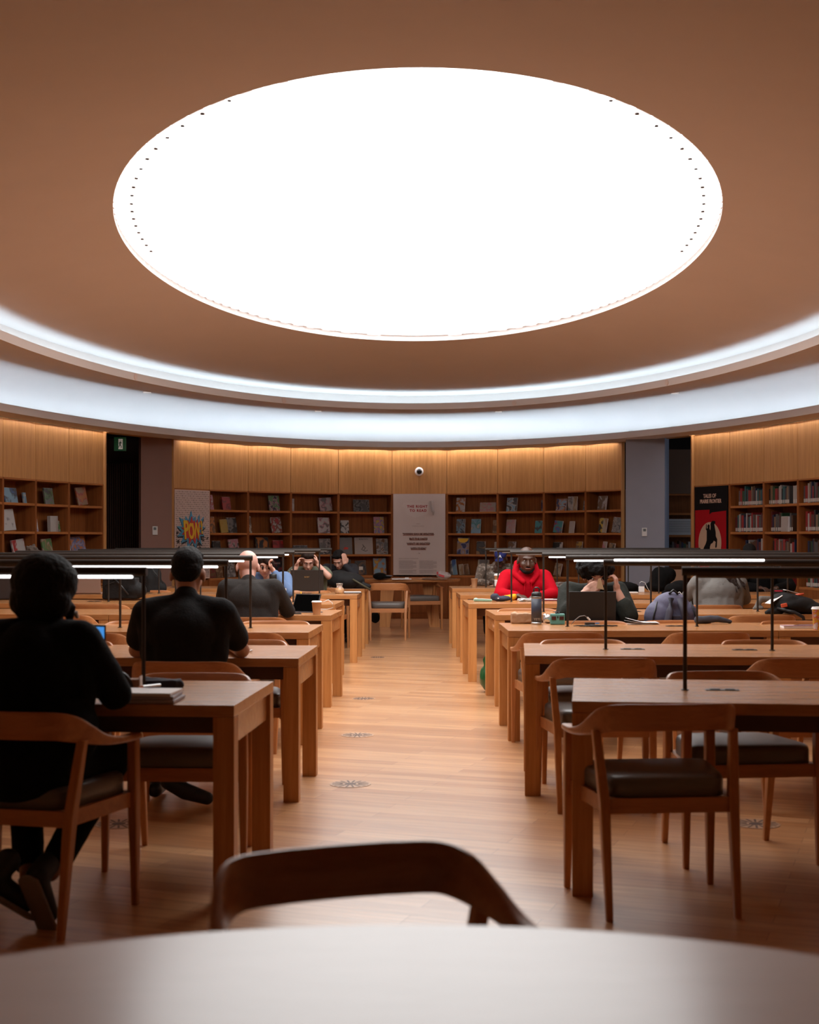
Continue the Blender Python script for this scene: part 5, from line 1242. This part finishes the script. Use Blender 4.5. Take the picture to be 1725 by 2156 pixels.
MB().box((-.18,-.02,.12),(.13,.10,.004), rot=(0,-.55,.1)).build('paper_sheet', M_PAPER, bk); MB().box((-.02,.0,.183),(.13,.05,.004), rot=(0,.25,.1)).build('paper_edge', M_PAPER, bk)
MB().box((-.13,-.12,.075),(.05,.02,.03), rot=(0,-.2,0), bev=.004).build('orange_keyring', pmat('orange_red_tab', (.7,.10,.04), .5), bk)
softbag('scarf', 'grey scarf draped on table beside the open black backpack', 'scarf', on(1612, 1283), 0, [cap((-.08,0,.02),(-.04,0,.09),.022,.03), cap((-.04,0,.09),(.10,.02,.085),.03,.028), cap((-.10,-.02,.01),(-.04,-.02,.015),.02,.02)], pmat('mottled_scarf', (.13,.115,.10), .9, var=.4, vscale=50), wob=.01, voxel=.008)
# papers and small things on third right table
t = obj('papers', 'loose white sheets fanned on third right table', 'papers', on(1352, 1314), .1)
for k, (a, b_, c_) in enumerate(((0,.0,.004),(.08,.12,.009),(-.1,.2,.016))):
    m = MB(); m.grid([[(-.11,-.07+.14*j,c_+b_*.08*abs(i/8-.2)*(1 if k else .2)) if False else (-.11+.22*i/8, -.075+.15*j, c_+.035*b_*4*max(0,1-i/4)) for i in range(9)] for j in (0,1)])
    o = m.build('sheet', M_PAPER, t, rot=(0,0,a)); sl = o.modifiers.new('t','SOLIDIFY'); sl.thickness = .0015
t = obj('water_bottle', 'tall slate blue steel water bottle with loop cap on third right table', 'bottle', on(1130, 1315))
NV = pmat('slate_blue_coat', (.045,.055,.085), .4)
MB().lathe([(.036,.0005),(.038,.004),(.038,.018)], n=32).build('steel_base', M_STEEL, t, sm=True)
MB().lathe([(.038,.018),(.038,.190)], n=32).build('body', NV, t, sm=True)
MB().lathe([(.038,.190),(.0385,.193),(.0385,.202),(.037,.205)], n=32).build('steel_ring', M_STEEL, t, sm=True)
MB().lathe([(.038,.205),(.0385,.208),(.036,.228),(.026,.236),(.022,.238)], n=32).build('cap', M_BLACK, t, sm=True)
MB().tube([(-.020,0,.232),(-.020,0,.258),(-.010,0,.268),(.010,0,.268),(.020,0,.258),(.020,0,.232)], .0055, 8).build('cap_loop', M_BLACK, t, sm=True)
text_mesh('bottle_lettering', 'YETI', .024, pmat('dull_gold2', (.35,.30,.25), .4), t, Matrix.Translation((0,-.0385,.032)) @ Matrix.Rotation(pi/2, 4, 'X'), .0008, bold=.0005); 
o = blob('paper_bag', [('box', Vector((0,0,.038)), (.075,.05,.036), (0,0,.05)), ('box', Vector((-.03,0,.055)), (.03,.04,.02), (.1,.3,0))], pmat('brown_kraft_paper', (.42,.24,.13), .7), voxel=.008, it=1, wob=.010, wf=22); o.location = on(1098, 1312); tag(o, 'crumpled brown paper bag left of the tall water bottle', 'paper bag')
o = blob('foil_wrap', [ell((0,0,.035),(.035,.03,.032)), ell((.015,0,.02),(.035,.03,.02)), ell((-.01,0,.055),(.02,.02,.015))], pmat('crumpled_foil', (.75,.75,.75), .25, metal=.8), voxel=.006, it=1, wob=.010, wf=45); o.location = on(1152, 1312); tag(o, 'crumpled silver foil between water bottle and teal box', 'foil')
t = obj('teal_gadget_box', 'small teal box with two dark round windows', 'box', on(1174, 1315))
MB().box((0,0,.040),(.105,.045,.078), bev=.007).build('shell', pmat('teal_plastic', (.12,.34,.30), .45), t)
for s in (-1, 1): MB().box((s*.028,-.024,.048),(.032,.004,.026), bev=.0015).build('window', pmat('dark_red_window', (.07,.02,.02), .3), t)
MB().box((0,-.024,.055),(.008,.003,.014)).build('centre_button', M_BLACK, t); MB().cyl((-.016,0,.084),(.016,0,.084),.008,n=10).cyl((0,0,.078),(0,0,.092),.009,n=10).build('top_clip', DK, t)
t = obj('cable_adapter', 'black hub box with blue tip amid tangled cables', 'adapter', on(1242, 1316)); MB().box((0,0,.010),(.07,.04,.016), bev=.003).build('box', DK, t); MB().box((.055,0,.012),(.03,.012,.008), bev=.002).build('blue_plug', pmat('blue_plug', (.05,.25,.6), .4), t)
t = obj('usb_cable', 'grey cable arching up with white plug before black laptop', 'cable', on(1215, 1316)); MB().tube([(-.04,0,.004),(-.02,.0,.03),(.02,0,.062),(.055,0,.068),(.08,0,.052)], .003, 8).build('cord', pmat('grey_cord', (.2,.18,.17), .5), t, sm=True); MB().cyl((.075,0,.056),(.095,0,.034),.007,n=10).build('plug', M_WHITEPL, t)
pts = [(.16*sin(k*.9)*(.6+.4*cos(k*.37)), .03*cos(k*1.7), .005+.004*(k % 3)) for k in range(40)]
o = MB().tube([p_ for i_ in range(1) for p_ in catmull(pts, 3)], .0026, 6).build('tangled_cable', M_BLACK, sm=True); o.location = on(1255, 1320); tag(o, 'tangle of thin black cable on third right table', 'cable')
t = obj('notebook', 'pink and white notebook with a dark cord, right edge', 'notebook', on(1688, 1322), -.04); MB().box((0,0,.008),(.27,.12,.014), bev=.001).build('pages', M_PAPER, t); MB().box((0,0,.017),(.272,.122,.003)).build('cover', pmat('pink_grey_cover', (.45,.25,.26), .6), t); MB().tube(catmull([(-.06,-.03,.021),(.0,.03,.022),(.10,.03,.022),(.13,-.02,.022),(.02,-.05,.021),(-.06,-.03,.021)],4), .002, 6).build('cord', pmat('dark_red_cord', (.08,.02,.03), .6), t)
# fifth right table
t = obj('pouch', 'mint green glasses pouch at aisle end of fifth right table', 'pouch', on(1015, 1267), .05); blob('body', [cap((-.07,0,.018),(.09,0,.014),.016,.014), ell((-.06,0,.022),(.025,.02,.018))], pmat('mint_fabric', (.28,.52,.42), .8), t, voxel=.006, it=3); MB().tube([(-.08,-.015,.03),(0,-.018,.03),(.09,-.014,.025)], .003, 6).build('zip', M_WHITEPL, t)
t = obj('knit_cap', 'dark blue grey knitted cap on fifth right table', 'cap', on(1055, 1266), 0); blob('body', [ell((0,0,.026),(.105,.06,.026)), ell((-.06,0,.045),(.045,.05,.035)), ell((.04,0,.03),(.06,.05,.026))], pmat('navy_grey_knit', (.035,.035,.055), .9), t, voxel=.007, it=3, wob=.006, wf=25); MB().box((-.03,-.058,.032),(.015,.003,.01)).build('tag', M_WHITEPL, t)
o = blob('yellow_cloth', [ell((0,0,.03),(.035,.04,.03)), cap((-.07,0,.03),(.02,0,.04),.022,.025)], pmat('yellow_knit', (.75,.36,.01), .9), voxel=.006, it=1, wob=.01, wf=35); o.location = on(1079, 1264); tag(o, 'bright yellow cloth beside the dark knitted cap', 'cloth')
pts = [(.07*sin(k*1.1), .03*cos(k*1.9), .008+.018*((k*7) % 5)/4) for k in range(24)]
o = MB().tube(catmull(pts, 3), .005, 6).build('coiled_cable', M_WHITEPL, sm=True); o.location = on(1105, 1266); tag(o, 'coiled white charging cable before the red hoodie', 'cable')
t = obj('notebook', 'dark red notebook with papers at hoodie right hand', 'notebook', on(1163, 1265), .03); MB().box((0,0,.007),(.24,.12,.012)).build('cover', pmat('maroon_cover', (.16,.02,.03), .5), t); MB().box((.01,0,.016),(.19,.10,.006)).build('pages', M_PAPER, t); MB().box((.06,0,.022),(.10,.03,.006)).build('pen_case', M_BLACK, t)
# sixth/seventh right tables
t = obj('charger', 'white square power adapter on far right table', 'charger', on(1351, 1247), 0); MB().box((0,0,.035),(.066,.028,.066), bev=.005).build('block', M_WHITEPL, t); MB().tube([(-.02,0,.07),(-.022,0,.11),(.0,0,.125),(.04,0,.115),(.07,0,.05),(.10,0,.005)], .003, 6).build('cord', M_WHITEPL, t, sm=True)
t = obj('charger', 'small white plug charger before the black soft bag', 'charger', on(1427, 1263), 0); MB().box((0,0,.022),(.028,.026,.044), bev=.004).build('block', M_WHITEPL, t); MB().tube([(0,0,.044),(.0,0,.07),(.02,0,.082),(.04,0,.06),(.05,0,.01)], .0035, 6).build('cord', M_WHITEPL, t, sm=True)
t = obj('papers', 'thin stack of white papers left of the square charger', 'papers', on(1328, 1248), 0); MB().box((0,0,.006),(.16,.10,.010)).build('sheet', M_PAPER, t)
for k_, (px_, w2) in enumerate(((1455,.055),(1469,.04))):
    o = blob('tissue', [ell((0,0,.03),(w2*.6,.03,.028)), ell((.008,0,.05),(w2*.35,.02,.03))], pmat('pinkish_tissue', (.66,.52,.48), .8), voxel=.006, it=1, wob=.01, wf=35); o.location = on(px_, 1262); tag(o, ('crumpled tissue left of the grey sweater, larger one', 'crumpled tissue touching the grey sweater sleeve, smaller one')[k_], 'tissue')
t = obj('snack_packet', 'dark packet with red stripe beside the black coat', 'packet', on(1640, 1256), 0); MB().box((0,0,.03),(.13,.05,.06), bev=.008).build('packet', DK, t); MB().box((-.01,-.027,.042),(.09,.003,.012)).build('red_stripe', pmat('hot_red', (.6,.02,.06), .5), t)
o = softbag('shopping_bag', 'green plastic bag on the floor beneath fourth right table', 'bag', Vector((X(1022,12.5),12.35,0)), 0, [ell((0,0,.13),(.10,.12,.13)), ell((.0,0,.26),(.07,.07,.09)), cap((0,0,.3),(.02,0,.38),.05,.02)], pmat('green_plastic_film', (.008,.075,.022), .3), wob=.018)
o.location.x += .04
o = MB().box((0,0,.05),(.11,.06,.10), bev=.01).build('red_pouch', pmat('red_pouch', (.5,.02,.03), .6)); o.location = Vector((X(1062,12.1),12.1,.50)); tag(o, 'red pouch lying on chair seat before the red hoodie', 'pouch')
# far oval table clutter
t = obj('cap', 'black cap with light brim on the far oval table', 'cap', on(800, 1220), .2); blob('crown', [ell((0,0,.05),(.11,.1,.055)), ell((.08,-.02,.03),(.1,.08,.02))], M_BLKFAB, t, voxel=.008, it=2); blob('brim', [ell((.13,-.05,.055),(.06,.05,.010))], pmat('blue_grey_brim', (.12,.17,.22), .6), t, voxel=.005, it=1)
t = obj('papers', 'flat white papers on the far oval table', 'papers', on(846, 1220), 0); MB().box((0,0,.008),(.30,.18,.014)).build('sheet', M_PAPER, t); MB().box((.08,-.05,.022),(.06,.04,.02)).build('white_box', M_WHITEPL, t)
t = obj('takeaway_bag', 'crumpled white bag with red print on far oval table', 'bag', on(935, 1220), 0); blob('bag', [ell((0,0,.06),(.11,.08,.055)), ell((-.05,0,.08),(.06,.06,.05))], pmat('white_bag', (.50,.42,.40), .7), t, voxel=.008, it=1, wob=.014, wf=22); MB().box((-.04,-.085,.06),(.09,.004,.03), rot=(0,.3,0)).box((-.10,-.07,.10),(.025,.004,.04)).build('red_print', pmat('bag_red', (.55,.05,.06), .6), t)
o = blob('brown_bag', [ell((0,0,.02),(.20,.10,.02)), ell((-.06,0,.025),(.1,.08,.022))], pmat('flat_brown_paper', (.22,.12,.07), .8), voxel=.009, it=1, wob=.008, wf=22); o.location = on(915, 1222); tag(o, 'flattened brown paper bag at right end of far oval table', 'paper bag')
o = softbag('bag', 'dark cloth bag hanging on chair behind far oval table', 'bag', Vector((X(790,22.3),22.3,.30)), 0, [ell((0,0,0),(.08,.06,.09))], M_BLKFAB); o.location.z = .10
# ---- tidy
bpy.data.scenes.remove(TMP)
